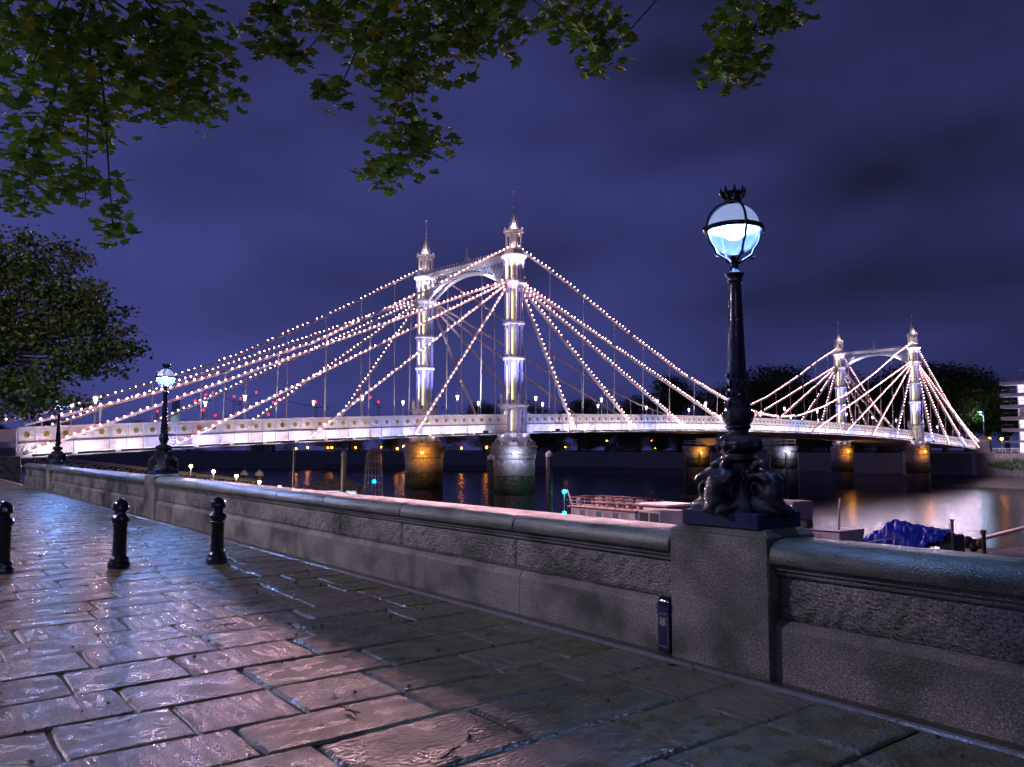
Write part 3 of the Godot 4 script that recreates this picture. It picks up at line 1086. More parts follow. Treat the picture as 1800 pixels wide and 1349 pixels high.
func mid_piers(B: Node3D) -> void:   # the pair of concrete columns under midspan, with a steel beam across
	for e in [[0.0, 60.8, false], [-WIDE, 58.6, true]]:
		var P := node("mid_pier", B, Transform3D(Basis.IDENTITY, Vector3(60.0, 0, e[0])))
		for d in [[-9.0, -6.2, 2.8, "wet_stone"], [-6.2, -1.4, 2.3, "wet_stone"], [-1.4, 0.2, 2.3, "algae"], [0.2, 1.5, 2.3, "pier"], [1.5, 2.2, 2.5, "pier"]]:
			var st := st_new()
			lathe(st, [[0.0, d[0]], [d[2], d[0]], [d[2], d[1] - 0.05], [d[2] - 0.05, d[1]], [0, d[1]]], 24)
			obj("pier_drum", st, M[d[3]], P)
		var st := st_new()
		for k in [3, 6, 9, 12]:
			var an: float = TAU * k / 16
			box(st, Vector3(cos(an) * 2.35, -2.6, sin(an) * 2.35), Vector3(0.35, 7.4, 0.35), Basis(Vector3.UP, -an))
		obj("fender", st, M.wet_stone, P)
		st = st_new()
		for k in 8:
			var an := TAU * k / 8
			bar(st, Vector3(cos(an) * 2.2, 2.2, sin(an) * 2.2), Vector3(cos(an) * 2.2, 3.2, sin(an) * 2.2), 0.03, 4)
		for y in [2.7, 3.2]:
			var ring := []
			for k in 9: ring.append(Vector3(cos(TAU * k / 8) * 2.2, y, sin(TAU * k / 8) * 2.2))
			tube(st, ring, [0.03], 4, false)
		obj("guard_rail", st, M.white, P)
		var c := Color(1.0, 0.66, 0.25) if e[2] else Color(0.85, 0.83, 1.0)
		var at := Vector3(-1.9, 1.1, 2.1)
		st = st_new()
		ball(st, at, Vector3.ONE * 0.12, 6, 4)
		obj("pier_lamp", st, M.amber if e[2] else M.white_lamp, P)
		omni(P, at + Vector3(-0.6, 0.0, 0.75), c, 4.5, 0.12)
	var st := st_new()
	bbox(st, Vector3(60.0, 3.0, -WIDE / 2), Vector3(1.3, 1.2, WIDE - 0.5), 0.05)
	for k in 14: box(st, Vector3(60.0, 3.0, -1.0 - k * 1.08), Vector3(1.42, 1.1, 0.08))
	obj("cross_girder", st, M.pier, B)

# ---------------------------------------------------------------- lamp standards on the parapet
func fish(st: SurfaceTool, turn: float, k: float) -> void:   # an entwined fish: jaw on the plinth, body rolled into a coil, tail curled upwards
	var b := Basis(Vector3.UP, turn) * Basis.from_scale(Vector3(k, 1, k))
	var P := func(x, y, z): return b * Vector3(x, y, z)
	tube(st, [P.call(0.445, 1.175, 0.03), P.call(0.41, 1.20, 0.04), P.call(0.345, 1.235, 0.05), P.call(0.335, 1.30, 0.05), P.call(0.33, 1.38, 0.03), P.call(0.265, 1.425, -0.01), P.call(0.18, 1.42, -0.05), P.call(0.12, 1.36, -0.07), P.call(0.13, 1.27, -0.04)], [0.03, 0.055, 0.085, 0.09, 0.085, 0.085, 0.08, 0.07, 0.05], 10)
	for z in [0.10, -0.10]:
		var coil := []
		var rad := []
		for i in 26:
			var an := 0.4 + i * 0.42
			var r := 0.125 - i * 0.0042
			coil.append(P.call(0.235 + cos(an) * r, 1.335 + sin(an) * r, z + signf(z) * i * 0.0012))
			rad.append(0.034 - i * 0.0007)
		tube(st, coil, rad, 6)
	ball(st, P.call(0.235, 1.335, 0.0), Vector3(0.12 * k, 0.12, 0.12 * k), 10, 7)
	tube(st, [P.call(0.45, 1.165, -0.05), P.call(0.37, 1.175, -0.07), P.call(0.27, 1.20, -0.06), P.call(0.15, 1.24, -0.02)], [0.03, 0.06, 0.08, 0.09], 8)
	tube(st, [P.call(0.43, 1.17, 0.10), P.call(0.34, 1.19, 0.12), P.call(0.24, 1.23, 0.10), P.call(0.14, 1.28, 0.05)], [0.022, 0.05, 0.07, 0.07], 8)
	tube(st, [P.call(0.12, 1.43, 0.02), P.call(0.15, 1.51, 0.02), P.call(0.205, 1.545, 0.01), P.call(0.25, 1.52, 0.0), P.call(0.255, 1.475, 0.0), P.call(0.22, 1.452, 0.0), P.call(0.195, 1.475, 0.01)], [0.05, 0.045, 0.04, 0.036, 0.03, 0.024, 0.015], 7)
	tube(st, [P.call(0.365, 1.40, 0.02), P.call(0.395, 1.405, 0.02), P.call(0.41, 1.40, 0.02)], [0.022, 0.012, 0.016], 5)
	for i in 5:   # spiny fin over the back
		var an := 0.6 + i * 0.42
		tube(st, [P.call(0.235 + cos(an) * 0.15, 1.335 + sin(an) * 0.13, 0.0), P.call(0.235 + cos(an) * 0.185, 1.335 + sin(an) * 0.17, 0.0)], [0.025, 0.004], 5)

func make_lamp(label: String) -> Node3D:
	var L := thing("lamp_standard", Transform3D.IDENTITY, label, "street lamp", "fish-based lamp standards on the parapet")
	var st := st_new()
	bbox(st, Vector3(0, 1.102, 0), Vector3(0.74, 0.118, 0.56), 0.008)
	obj("plinth", st, M.blue_iron, L)
	st = st_new()
	lathe(st, [[0.26, 1.16], [0.25, 1.22], [0.20, 1.30], [0.17, 1.40], [0.13, 1.50], [0.10, 1.56]], 14)
	for k in 8:
		var an := TAU * (k + 0.5) / 8
		ball(st, Vector3(cos(an) * 0.22, 1.21, sin(an) * 0.2), Vector3(0.075, 0.06, 0.075), 7, 5)
		ball(st, Vector3(cos(an) * 0.13, 1.45, sin(an) * 0.13), Vector3(0.055, 0.07, 0.055), 7, 5)
	obj("base_mound", st, M.fish, L)
	for e in [[0.0, 1.0], [PI, 1.0], [PI / 2, 0.78], [-PI / 2, 0.78]]:
		st = st_new()
		fish(st, e[0], e[1])
		obj("fish", st, M.fish, L)
	st = st_new()
	lathe(st, [[0.10, 1.545], [0.145, 1.56], [0.15, 1.585], [0.12, 1.60], [0.14, 1.625], [0.178, 1.66], [0.186, 1.70], [0.168, 1.735], [0.12, 1.765], [0.085, 1.78], [0.078, 1.80], [0.10, 1.825], [0.105, 1.84], [0.085, 1.85]], 24, Vector3.ZERO, true, 0.06)
	for k in 12:
		var an := TAU * k / 12
		ball(st, Vector3(cos(an) * 0.165, 1.69, sin(an) * 0.165), Vector3(0.03, 0.055, 0.03), 6, 5)
	obj("vase", st, M.fish, L)
	st = st_new()
	lathe(st, [[0.085, 1.84], [0.11, 1.87], [0.124, 1.905], [0.12, 1.945], [0.10, 1.985], [0.086, 2.02], [0.088, 2.05], [0.076, 2.06]], 20, Vector3.ZERO, true, 0.05)
	for j in 5:
		for k in 9:
			var an := TAU * (k + 0.5 * (j % 2)) / 9
			var r: float = [0.115, 0.095, 0.085, 0.08, 0.076][j]
			var y: float = [1.93, 2.02, 2.10, 2.18, 2.26][j]
			ball(st, Vector3(cos(an) * r, y, sin(an) * r), Vector3(0.016, 0.034, 0.016), 5, 4)
	obj("leaf_collar", st, M.fish, L)
	st = st_new()
	lathe(st, [[0.08, 2.04], [0.074, 2.30], [0.064, 2.60], [0.055, 2.90], [0.050, 3.02], [0.052, 3.03]], 28, Vector3.ZERO, true, 0.12)
	obj("shaft", st, M.iron, L)
	st = st_new()
	lathe(st, [[0.05, 3.02], [0.06, 3.03], [0.062, 3.05], [0.056, 3.06], [0.075, 3.085], [0.08, 3.10], [0.07, 3.115], [0.04, 3.12], [0.034, 3.16], [0.03, 3.215], [0.05, 3.235], [0.045, 3.26], [0, 3.262]], 18)
	obj("capital", st, M.iron, L)
	# cage: belt and four bowed ribs
	st = st_new()
	var belt := []
	for k in 33: belt.append(Vector3(cos(TAU * k / 32.0) * 0.232, 3.475, sin(TAU * k / 32.0) * 0.232))
	tube(st, belt, [0.017], 6, false, 1.3)
	for k in 4:
		var an := TAU * (k + 0.32) / 4
		var d := Vector3(cos(an), 0, sin(an))
		var rib := [Vector3(0, 3.19, 0) + d * 0.035, Vector3(0, 3.225, 0) + d * 0.085, Vector3(0, 3.27, 0) + d * 0.155]
		for j in 12:
			var e := lerpf(-0.75, 1.50, j / 11.0)
			rib.append(Vector3(0, 3.475 + sin(e) * 0.232, 0) + d * cos(e) * 0.236)
		tube(st, rib, [0.011], 5)
		tube(st, [Vector3(0, 3.25, 0) + d * 0.13, Vector3(0, 3.235, 0) + d * 0.165, Vector3(0, 3.255, 0) + d * 0.185, Vector3(0, 3.27, 0) + d * 0.17], [0.009, 0.008, 0.007, 0.004], 5)
		ball(st, Vector3(0, 3.475, 0) + d * 0.255, Vector3.ONE * 0.022, 6, 4)
	obj("cage", st, M.iron, L)
	st = st_new()
	lathe(st, [[0.06, 3.70], [0.075, 3.715], [0.065, 3.73], [0.07, 3.76], [0.085, 3.79]], 16)
	for k in 8:
		var an := TAU * k / 8
		tube(st, [Vector3(cos(an) * 0.07, 3.74, sin(an) * 0.07), Vector3(cos(an) * 0.095, 3.79, sin(an) * 0.095), Vector3(cos(an) * 0.10, 3.83, sin(an) * 0.10)], [0.016, 0.014, 0.005], 5)
	obj("crown", st, M.iron, L)
	# globe: opal dome above, clear bowl below, lamp inside
	st = st_new()
	var up := []
	for j in 9:
		var e := PI / 2 * j / 8
		up.append([0.212 * cos(e) if j < 8 else 0.0, 3.478 + 0.212 * sin(e)])
	lathe(st, up, 28)
	var opal := mat(lin(0.7, 0.75, 0.85), 0.25)
	opal.emission_enabled = true
	opal.emission = lin(0.40, 0.55, 0.95)
	opal.emission_energy_multiplier = 0.55
	obj("globe_light_dome", st, opal, L)
	st = st_new()
	var lo := []
	for j in 9:
		var e := -PI / 2 + PI / 2 * j / 8
		lo.append([0.212 * cos(e) if j > 0 else 0.0, 3.474 + 0.212 * sin(e)])
	lathe(st, lo, 28, Vector3.ZERO, true, 0.012)
	var gl := mat(lin(0.45, 0.6, 1.0, 0.012), 0.05)
	gl.transparency = BaseMaterial3D.TRANSPARENCY_ALPHA
	obj("globe_glass", st, gl, L)
	st = st_new()
	lathe(st, [[0.0, 3.395], [0.05, 3.40], [0.088, 3.425], [0.095, 3.455], [0.06, 3.465], [0.0, 3.466]], 16)
	obj("lamp_bulb", st, glow(Color(0.82, 0.90, 1.0), 26.0), L)
	omni(L, Vector3(0, 3.43, 0), Color(0.48, 0.66, 1.0), 6.0, 0.07)
	return L

func lamps() -> void:
	var L := make_lamp("tall black lamp standard nearest the blue box, coiled fish at its base")
	L.transform = wall_xf(-0.035, 0.0, -0.21)
	var L2 := copy(L, "lamp_standard", wall_xf(17.37, 0.0, -0.21), "black fish-based lamp standard on the parapet behind the bollards")
	(L2.get_node("lamp_light") as Light3D).light_energy = 17.0
	var L3 := copy(L, "lamp_standard", wall_xf(33.47, 0.0, -0.21), "small fish-based lamp standard beside the abutment, half behind leaves")
	(L3.get_node("lamp_light") as Light3D).light_energy = 15.0
	# the road's own lamps behind the footway
	var R := thing("road_lamp", wall_xf(-9.5, 0, 8.9), "tall steel road lamp at the kerb behind the paving", "street lamp", "road lamps along the kerb")
	var st := st_new()
	lathe(st, [[0.12, 0.0], [0.12, 1.2], [0.075, 1.3], [0.06, 8.0]], 12)
	tube(st, [Vector3(0, 7.9, 0), Vector3(0, 8.3, 0.1), Vector3(0, 8.45, 0.6), Vector3(0, 8.5, 1.2)], [0.06, 0.05, 0.045, 0.04], 8)
	obj("column", st, M.fixture, R)
	st = st_new()
	bbox(st, Vector3(0, 8.5, 1.5), Vector3(0.3, 0.12, 0.8), 0.04)
	obj("lamp_head", st, M.fixture, R)
	st = st_new()
	box(st, Vector3(0, 8.43, 1.5), Vector3(0.24, 0.03, 0.6))
	obj("lamp_lens", st, glow(Color(1.0, 0.85, 0.88), 8.0), R)
	omni(R, Vector3(0, 8.30, 1.5), Color(0.93, 0.87, 1.0), 11.0, 0.15)
	var R2 := copy(R, "road_lamp", wall_xf(13.0, 0, 8.9), "tall steel road lamp at the kerb, abreast of the bollards")
	(R2.get_node("lamp_light") as Light3D).light_energy = 105.0
	var R3 := copy(R, "road_lamp", wall_xf(35.0, 0, 8.9), "tall steel road lamp at the kerb, near the bridge end")
	(R3.get_node("lamp_light") as Light3D).light_energy = 110.0

# ---------------------------------------------------------------- bollards, box, litter
func small_things() -> void:
	var B := thing("bollard", wall_xf(8.0, 0, 3.0), "", "bollard", "black ball-topped bollards across the paving")
	var st := st_new()
	lathe(st, [[0.15, -0.02], [0.15, 0.05], [0.142, 0.07], [0.125, 0.085], [0.13, 0.11], [0.122, 0.135], [0.10, 0.15], [0.095, 0.17], [0.09, 0.555], [0.098, 0.57], [0.1, 0.59], [0.088, 0.605]], 24)
	obj("shaft", st, M.iron, B)
	st = st_new()
	lathe(st, [[0.085, 0.60], [0.105, 0.62], [0.125, 0.65], [0.127, 0.675], [0.11, 0.705], [0.085, 0.73], [0.075, 0.745], [0.08, 0.765], [0.07, 0.78]], 24, Vector3.ZERO, true, 0.05)
	obj("bulge", st, M.iron, B)
	st = st_new()
	lathe(st, [[0.07, 0.775], [0.108, 0.80], [0.112, 0.82], [0.105, 0.83], [0.106, 0.86], [0.09, 0.905], [0.055, 0.935], [0.03, 0.942], [0.025, 0.955], [0.0, 0.958]], 24)
	obj("cap", st, M.iron, B)
	# places from the photograph, on the ground
	var spots := [[Vector3(-4.33, 0, -12.0), "black ball-topped iron bollard closest to the parapet"], [Vector3(-5.53, 0, -11.52), "middle of the three black ball-topped iron bollards"], [Vector3(-6.85, 0, -11.0), "black ball-topped iron bollard furthest from the parapet"]]
	for k in 3:
		var xf := Transform3D(wall_basis, spots[k][0])
		if k == 0:
			B.transform = xf
			B.set_meta("label", spots[0][1])
		else: copy(B, "bollard", xf, spots[k][1])
	# blue box against the wall at the pedestal
	var X := thing("service_box", wall_xf(0.515, -0.02, 0.055).scaled_local(Vector3(0.74, 1, 0.95)), "dark blue iron box with gilt monogram beside the lamp pedestal", "box")
	st = st_new()
	bbox(st, Vector3(0, 0.185, 0), Vector3(0.18, 0.37, 0.13), 0.012)
	obj("body", st, M.blue_iron, X)
	st = st_new()
	bbox(st, Vector3(0, 0.352, 0), Vector3(0.196, 0.012, 0.146), 0.004)
	bbox(st, Vector3(0, 0.378, 0), Vector3(0.196, 0.012, 0.146), 0.004)
	obj("collar", st, M.blue_iron, X)
	st = st_new()
	var dome := []
	for k in 9:
		var an := PI * k / 8
		dome.append([cos(an) * 0.062, 0.384 + sin(an) * 0.065])
	var dome_z := dome.map(func(p): return [p[0], p[1]])
	extrude(st, dome_z, -0.085, 0.085, true)
	obj("domed_top", st, M.iron, X)
	var gilt := mat(lin(0.55, 0.47, 0.30), 0.45)
	st = st_new()
	for e in [[-0.075, 0.175, 0.004, 0.25], [0.075, 0.175, 0.004, 0.25], [0, 0.045, 0.13, 0.004], [0, 0.31, 0.13, 0.004]]:
		box(st, Vector3(e[0], e[1], 0.0665), Vector3(e[2], e[3], 0.003))
	obj("border_line", st, mat(lin(0.35, 0.35, 0.36), 0.5), X)
	var font := SystemFont.new()
	font.font_names = PackedStringArray(["Droid Serif"])
	for e in [["R", -0.028, 0.245, -0.1], ["B", 0.0, 0.238, 0.1], ["K", 0.03, 0.245, -0.1]]:
		var tm := TextMesh.new()
		tm.text = e[0]
		tm.font = font
		tm.font_size = 16
		tm.pixel_size = 0.0048
		tm.depth = 0.003
		put("monogram_letter", tm, gilt, X, Transform3D(Basis(Vector3.BACK, e[3]), Vector3(e[1], e[2], 0.067)))
	# twigs and leaves on the paving
	var tw := mat(lin(0.035, 0.025, 0.018), 0.7)
	for e in [[Vector3(-2.68, 0.012, -7.72), 0.4, "forked dark twig lying on the paving below the bollards"], [Vector3(-1.02, 0.012, -5.22), 2.2, "thick broken twig on the pinkish paving stones"], [Vector3(-0.34, 0.012, -4.52), 1.1, "thin crooked twig on the paving near the dark stones"]]:
		st = st_new()
		tube(st, [Vector3(-0.09, 0.0, 0), Vector3(-0.03, 0.008, 0.012), Vector3(0.03, 0.002, -0.008), Vector3(0.10, 0.006, 0.01)], [0.005, 0.007, 0.007, 0.004], 5)
		tube(st, [Vector3(-0.03, 0.006, 0.012), Vector3(-0.08, 0.004, 0.035)], [0.005, 0.003], 5)
		tube(st, [Vector3(0.05, 0.006, -0.003), Vector3(0.09, 0.01, -0.03)], [0.005, 0.003], 5)
		tag(obj("twig", st, tw, self, Transform3D(Basis(Vector3.UP, e[1]), e[0])), e[2], "twig", "twigs fallen on the paving")
	var fl := [[wall_xf(0.16, 0.0, 0.42, 0.4), lin(0.30, 0.12, 0.02), "orange fallen leaf in the gutter at the pedestal foot"], [wall_xf(5.4, 0.012, 0.75, 1.0), lin(0.40, 0.30, 0.03), "yellow fallen leaf on the dark paving along the wall"]]
	for e in fl:
		st = st_new()
		leaf(st, Vector3(0, 0.008, 0), Basis(Vector3(1, 0.1, 0), Vector3(0, 0.2, 1), Vector3(0, 1, 0)) * 0.07, Color.WHITE)
		tag(obj("fallen_leaf", st, mat(e[1], 0.6), self, e[0]), e[2], "leaf", "leaves fallen on the paving")
	# grit and leaf litter trodden into the joints
	st = st_new()
	var lr := RandomNumberGenerator.new()
	lr.seed = 91
	for k in 420:
		var p := Vector3(-lr.randf_range(-2.5, 16.0), 0.004, 0.4 + pow(lr.randf(), 1.6) * 5.0)
		var s := lr.randf_range(0.006, 0.02)
		var bs := rand_basis(lr) * s
		st.set_smooth_group(-1)
		st.set_color(Color(0.05, 0.035, 0.015).lerp(Color(0.16, 0.11, 0.03), lr.randf()))
		q(st, p + bs * Vector3(-1, 0.3, 0), p + bs * Vector3(0, 0, 1), p + bs * Vector3(1, 0.3, 0), p + bs * Vector3(0, 0, -1))
	var lm := mat(Color.WHITE, 0.7)
	lm.vertex_color_use_as_albedo = true
	tag(obj("leaf_litter", st, lm, self, wall_xf(0)), "scraps of leaf litter and grit on the wet paving", "litter", "", "stuff")
	# weeds in the gutter
	for e in [[1.7, 0.33], [-0.05, 0.4], [10.2, 0.3]]:
		st = st_new()
		var r := RandomNumberGenerator.new()
		r.seed = int(e[0] * 10) + 50
		for k in 14:
			var an := r.randf() * TAU
			var l := r.randf_range(0.03, 0.07)
			var d := Vector3(cos(an), 0, sin(an))
			st.set_smooth_group(-1)
			t3(st, Vector3(0, -0.02, 0) + d.cross(Vector3.UP) * 0.004, Vector3(0, -0.02, 0) - d.cross(Vector3.UP) * 0.004, d * l * 0.7 + Vector3(0, l, 0))
		tag(obj("weed_tuft", st, M.grass, self, wall_xf(e[0], 0.0, e[1])), "small tuft of green weed in the gutter edge", "weed", "weeds in the gutter")

# ---------------------------------------------------------------- leaves and trees
func leaf(st: SurfaceTool, at: Vector3, b: Basis, c: Color) -> void:   # five-lobed leaf in the x-y plane of b
	st.set_smooth_group(-1)
	var out := [[0.0, -0.55], [0.28, -0.42], [0.62, -0.30], [0.42, -0.02], [0.70, 0.32], [0.30, 0.28], [0.0, 0.78], [-0.30, 0.28], [-0.70, 0.32], [-0.42, -0.02], [-0.62, -0.30], [-0.28, -0.42]]
	var mid := at + b * Vector3(0, -0.05, 0.10)
	st.set_color(c)
	for k in 12:
		var p: Array = out[k]
		var p2: Array = out[(k + 1) % 12]
		t3(st, mid, at + b * Vector3(p[0], p[1], -0.12 * absf(p[0])), at + b * Vector3(p2[0], p2[1], -0.12 * absf(p2[0])))

func green(r: RandomNumberGenerator, k := 1.0) -> Color:
	var t := r.randf()
	var c := Color(0.045, 0.085, 0.016).lerp(Color(0.12, 0.17, 0.022), t * t)
	if r.randf() < 0.05: c = Color(0.20, 0.16, 0.02)
	return Color(c.r * k, c.g * k, c.b * k)

func rand_basis(r: RandomNumberGenerator) -> Basis:
	return Basis.from_euler(Vector3(r.randf_range(-PI, PI), r.randf_range(-PI, PI), r.randf_range(-PI, PI)))

func crown_mesh(blobs: Array, count: int, size: float, sd: int, shell := 0.55) -> ArrayMesh:   # blobs of [centre, radii]; simple bent leaves through their volume
	var r := RandomNumberGenerator.new()
	r.seed = sd
	var st := st_new()
	st.set_smooth_group(-1)
	var total := 0.0
	for b in blobs: total += b[1].x * b[1].y
	for b in blobs:
		var n := int(count * b[1].x * b[1].y / total)
		var i := 0
		while i < n:
			var d := Vector3(r.randfn(), r.randfn(), r.randfn()).normalized() * pow(r.randf(), shell)
			var c: Vector3 = b[0] + d * b[1]
			for j in 3:
				var p := c + Vector3(r.randfn(), r.randfn() * 0.6, r.randfn()) * size * 1.1
				var bs := rand_basis(r) * (size * r.randf_range(0.6, 1.2))
				st.set_color(green(r, 0.8))
				t3(st, p + bs * Vector3(-0.5, 0, 0), p + bs * Vector3(0, -0.35, 0.1), p + bs * Vector3(0.5, 0, 0))
				t3(st, p + bs * Vector3(-0.5, 0, 0), p + bs * Vector3(0.5, 0, 0), p + bs * Vector3(0, 0.35, 0.1))
				i += 1
	return mesh_of(st)

func far_tree_mesh(sd: int, big := 9) -> Array:
	var r := RandomNumberGenerator.new()
	r.seed = sd
	var blobs := []
	for k in big + 5:
		var y := r.randf_range(0.30, 0.88)
		var w := 0.34 * sqrt(maxf(0.05, 1.0 - pow((y - 0.52) / 0.45, 2.0)))
		var an := r.randf() * TAU
		blobs.append([Vector3(cos(an) * w * r.randf_range(0.3, 0.8), y, sin(an) * w * r.randf_range(0.3, 0.8)), Vector3(0.19, 0.13, 0.19) * r.randf_range(0.7, 1.15)])
	var st := st_new()
	tube(st, [Vector3(0, -0.03, 0), Vector3(0.01, 0.2, 0), Vector3(0, 0.45, 0.02)], [0.035, 0.025, 0.015], 7)
	for b in blobs: tube(st, [Vector3(0.01, 0.22, 0), (Vector3(0.01, 0.3, 0) + b[0]) / 2, b[0]], [0.014, 0.01, 0.005], 5)
	return [mesh_of(st), crown_mesh(blobs, 9000, 0.026, sd + 1, 0.4)]

func trees() -> void:
	# overhanging boughs of the tree behind the camera
	var C := [[-4.00, 5.12, -6.50, 0.69, 0.41], [-3.48, 5.02, -6.80, 0.67, 0.43], [-2.91, 4.91, -7.00, 0.49, 0.39], [-2.71, 5.12, -6.50, 0.41, 0.27], [-4.02, 4.64, -7.00, 0.59, 0.30], [-4.37, 4.25, -7.20, 0.41, 0.25], [-3.89, 4.03, -7.20, 0.41, 0.18], [-4.46, 3.93, -7.20, 0.25, 0.15], [-3.77, 3.75, -7.50, 0.18, 0.21], [-1.91, 5.00, -6.20, 0.20, 0.26], [-1.55, 5.10, -6.20, 0.26, 0.17], [-1.14, 5.12, -6.50, 0.41, 0.32], [-0.70, 5.28, -6.80, 0.53, 0.38], [-0.20, 5.38, -6.80, 0.43, 0.29], [-1.42, 4.46, -6.20, 0.15, 0.13], [-0.99, 4.86, -6.80, 0.34, 0.22], [-0.91, 4.38, -7.00, 0.39, 0.27], [-1.11, 4.12, -7.00, 0.30, 0.15], [0.53, 5.65, -7.20, 0.30, 0.20], [0.84, 5.43, -7.20, 0.28, 0.33], [2.25, 5.65, -7.50, 0.32, 0.37], [2.13, 5.31, -7.50, 0.37, 0.18], [2.70, 5.88, -7.50, 0.26, 0.11], [-1.72, 4.77, -6.20, 0.13, 0.11]]
	var T := thing("plane_tree", Transform3D(Basis.IDENTITY, Vector3(-4.6, 0, 1.2)), "big plane tree with green boughs overhanging the paving", "tree")
	var st := st_new()
	var base := T.position
	tube(st, [Vector3(0, -0.1, 0), Vector3(0.05, 1.5, 0), Vector3(-0.05, 3.2, -0.1), Vector3(0.2, 5.0, -0.6), Vector3(0.5, 7.5, -1.5)], [0.42, 0.34, 0.30, 0.24, 0.16], 12)
	obj("trunk", st, M.bark, T)
	st = st_new()
	var limbs := [[Vector3(-4.4, 4.6, -0.2), Vector3(-4.2, 5.7, -3.5), Vector3(-3.6, 5.6, -6.6)], [Vector3(-4.3, 5.0, 0.0), Vector3(-2.5, 6.3, -3.5), Vector3(-0.8, 5.9, -6.6)], [Vector3(-4.2, 5.6, 0.3), Vector3(-0.8, 7.2, -4.0), Vector3(2.2, 6.4, -7.4)]]
	for l in limbs:
		var pts := []
		for k in 9:
			var t := k / 8.0
			pts.append(l[0].lerp(l[1], t).lerp(l[1].lerp(l[2], t), t) - base)
		tube(st, pts, [0.11, 0.1, 0.09, 0.08, 0.065, 0.05, 0.04, 0.03, 0.015], 8)
	var tips := [Vector3(-3.6, 5.6, -6.6), Vector3(-0.8, 5.9, -6.6), Vector3(2.2, 6.4, -7.4)]
	for c in C:
		var p := Vector3(c[0], c[1], c[2])
		var best: Vector3 = tips[0]
		for t in tips:
			if t.distance_to(p) < best.distance_to(p): best = t
		tube(st, [best - base, (best * 0.5 + p * 0.5) + Vector3(0, 0.15, 0) - base, p - Vector3(0, c[4] * 0.6, 0) - base], [0.018, 0.011, 0.004], 5)
	obj("boughs", st, M.bark, T)
	var r := RandomNumberGenerator.new()
	r.seed = 77
	st = st_new()
	for c in C:
		var n := int(clampf(c[3] * c[4] * 1500.0, 30, 460))
		for i in n:
			var d := Vector3(r.randfn(), r.randfn(), r.randfn()).normalized() * pow(r.randf(), 0.5) * 1.12
			var p := Vector3(c[0], c[1], c[2]) + d * Vector3(c[3], c[4], c[3]) - base
			var b := Basis(Vector3.UP, r.randf() * TAU) * Basis(Vector3.RIGHT, r.randf_range(-1.2, 0.6) - 1.2) * Basis(Vector3.BACK, r.randf_range(-0.8, 0.8))
			leaf(st, p, b * r.randf_range(0.06, 0.115), green(r, 3.0))
	tag(obj("foliage", st, M.leaf, T), "", "", "", "stuff")
	# dark tree along the embankment, its low branches before the further lamp
	var D := thing("embankment_tree", Transform3D(Basis.IDENTITY, Vector3(-19.6, 0, -26.0)), "dark dense tree hanging over the parapet near the bridge end", "tree")
	base = D.position
	st = st_new()
	tube(st, [Vector3(0, -0.1, 0), Vector3(0.1, 1.8, 0), Vector3(0.3, 3.5, 0.1), Vector3(1.0, 5.5, 0.2), Vector3(1.6, 8.5, 0)], [0.36, 0.28, 0.25, 0.2, 0.08], 10)
	obj("trunk", st, M.bark, D)
	var blobs := []
	for e in [[-17.0, 7.3, 1.9, 1.3], [-15.2, 7.2, 1.5, 1.0], [-13.9, 6.4, 1.2, 0.9], [-13.0, 5.4, 0.9, 0.8], [-14.6, 5.5, 1.5, 0.9], [-16.4, 5.4, 1.7, 1.1], [-12.9, 4.5, 0.75, 0.45], [-14.2, 4.1, 1.1, 0.5], [-15.8, 3.9, 1.2, 0.7], [-17.4, 4.2, 1.3, 1.0], [-15.6, 3.2, 0.8, 0.35], [-14.3, 3.3, 0.5, 0.25], [-18.6, 6.3, 1.5, 1.5]]:
		blobs.append([Vector3(e[0], e[1], -25.0 + r.randf_range(-0.6, 0.6)) - base, Vector3(e[2], e[3], 1.3) * 0.86])
		for j in 4:   # loose sprays round each mass
			var an := r.randf_range(-1.4, 1.7)
			blobs.append([Vector3(e[0] + cos(an) * e[2] * 1.0, e[1] + sin(an) * e[3] * 1.05, -25.0 + r.randf_range(-0.8, 0.8)) - base, Vector3(0.42, 0.24, 0.42) * r.randf_range(0.6, 1.2)])
	st = st_new()
	for b in blobs:
		tube(st, [Vector3(0.4, 3.6, 0.1), (Vector3(0.6, 4.2, 0.1) + b[0]) / 2 + Vector3(0, 0.3, 0), b[0]], [0.09, 0.05, 0.015], 6)
	obj("branches", st, M.bark, D)
	tag(put("crown", crown_mesh(blobs, 24000, 0.17, 5, 0.6), M.leaf, D), "", "", "", "stuff")

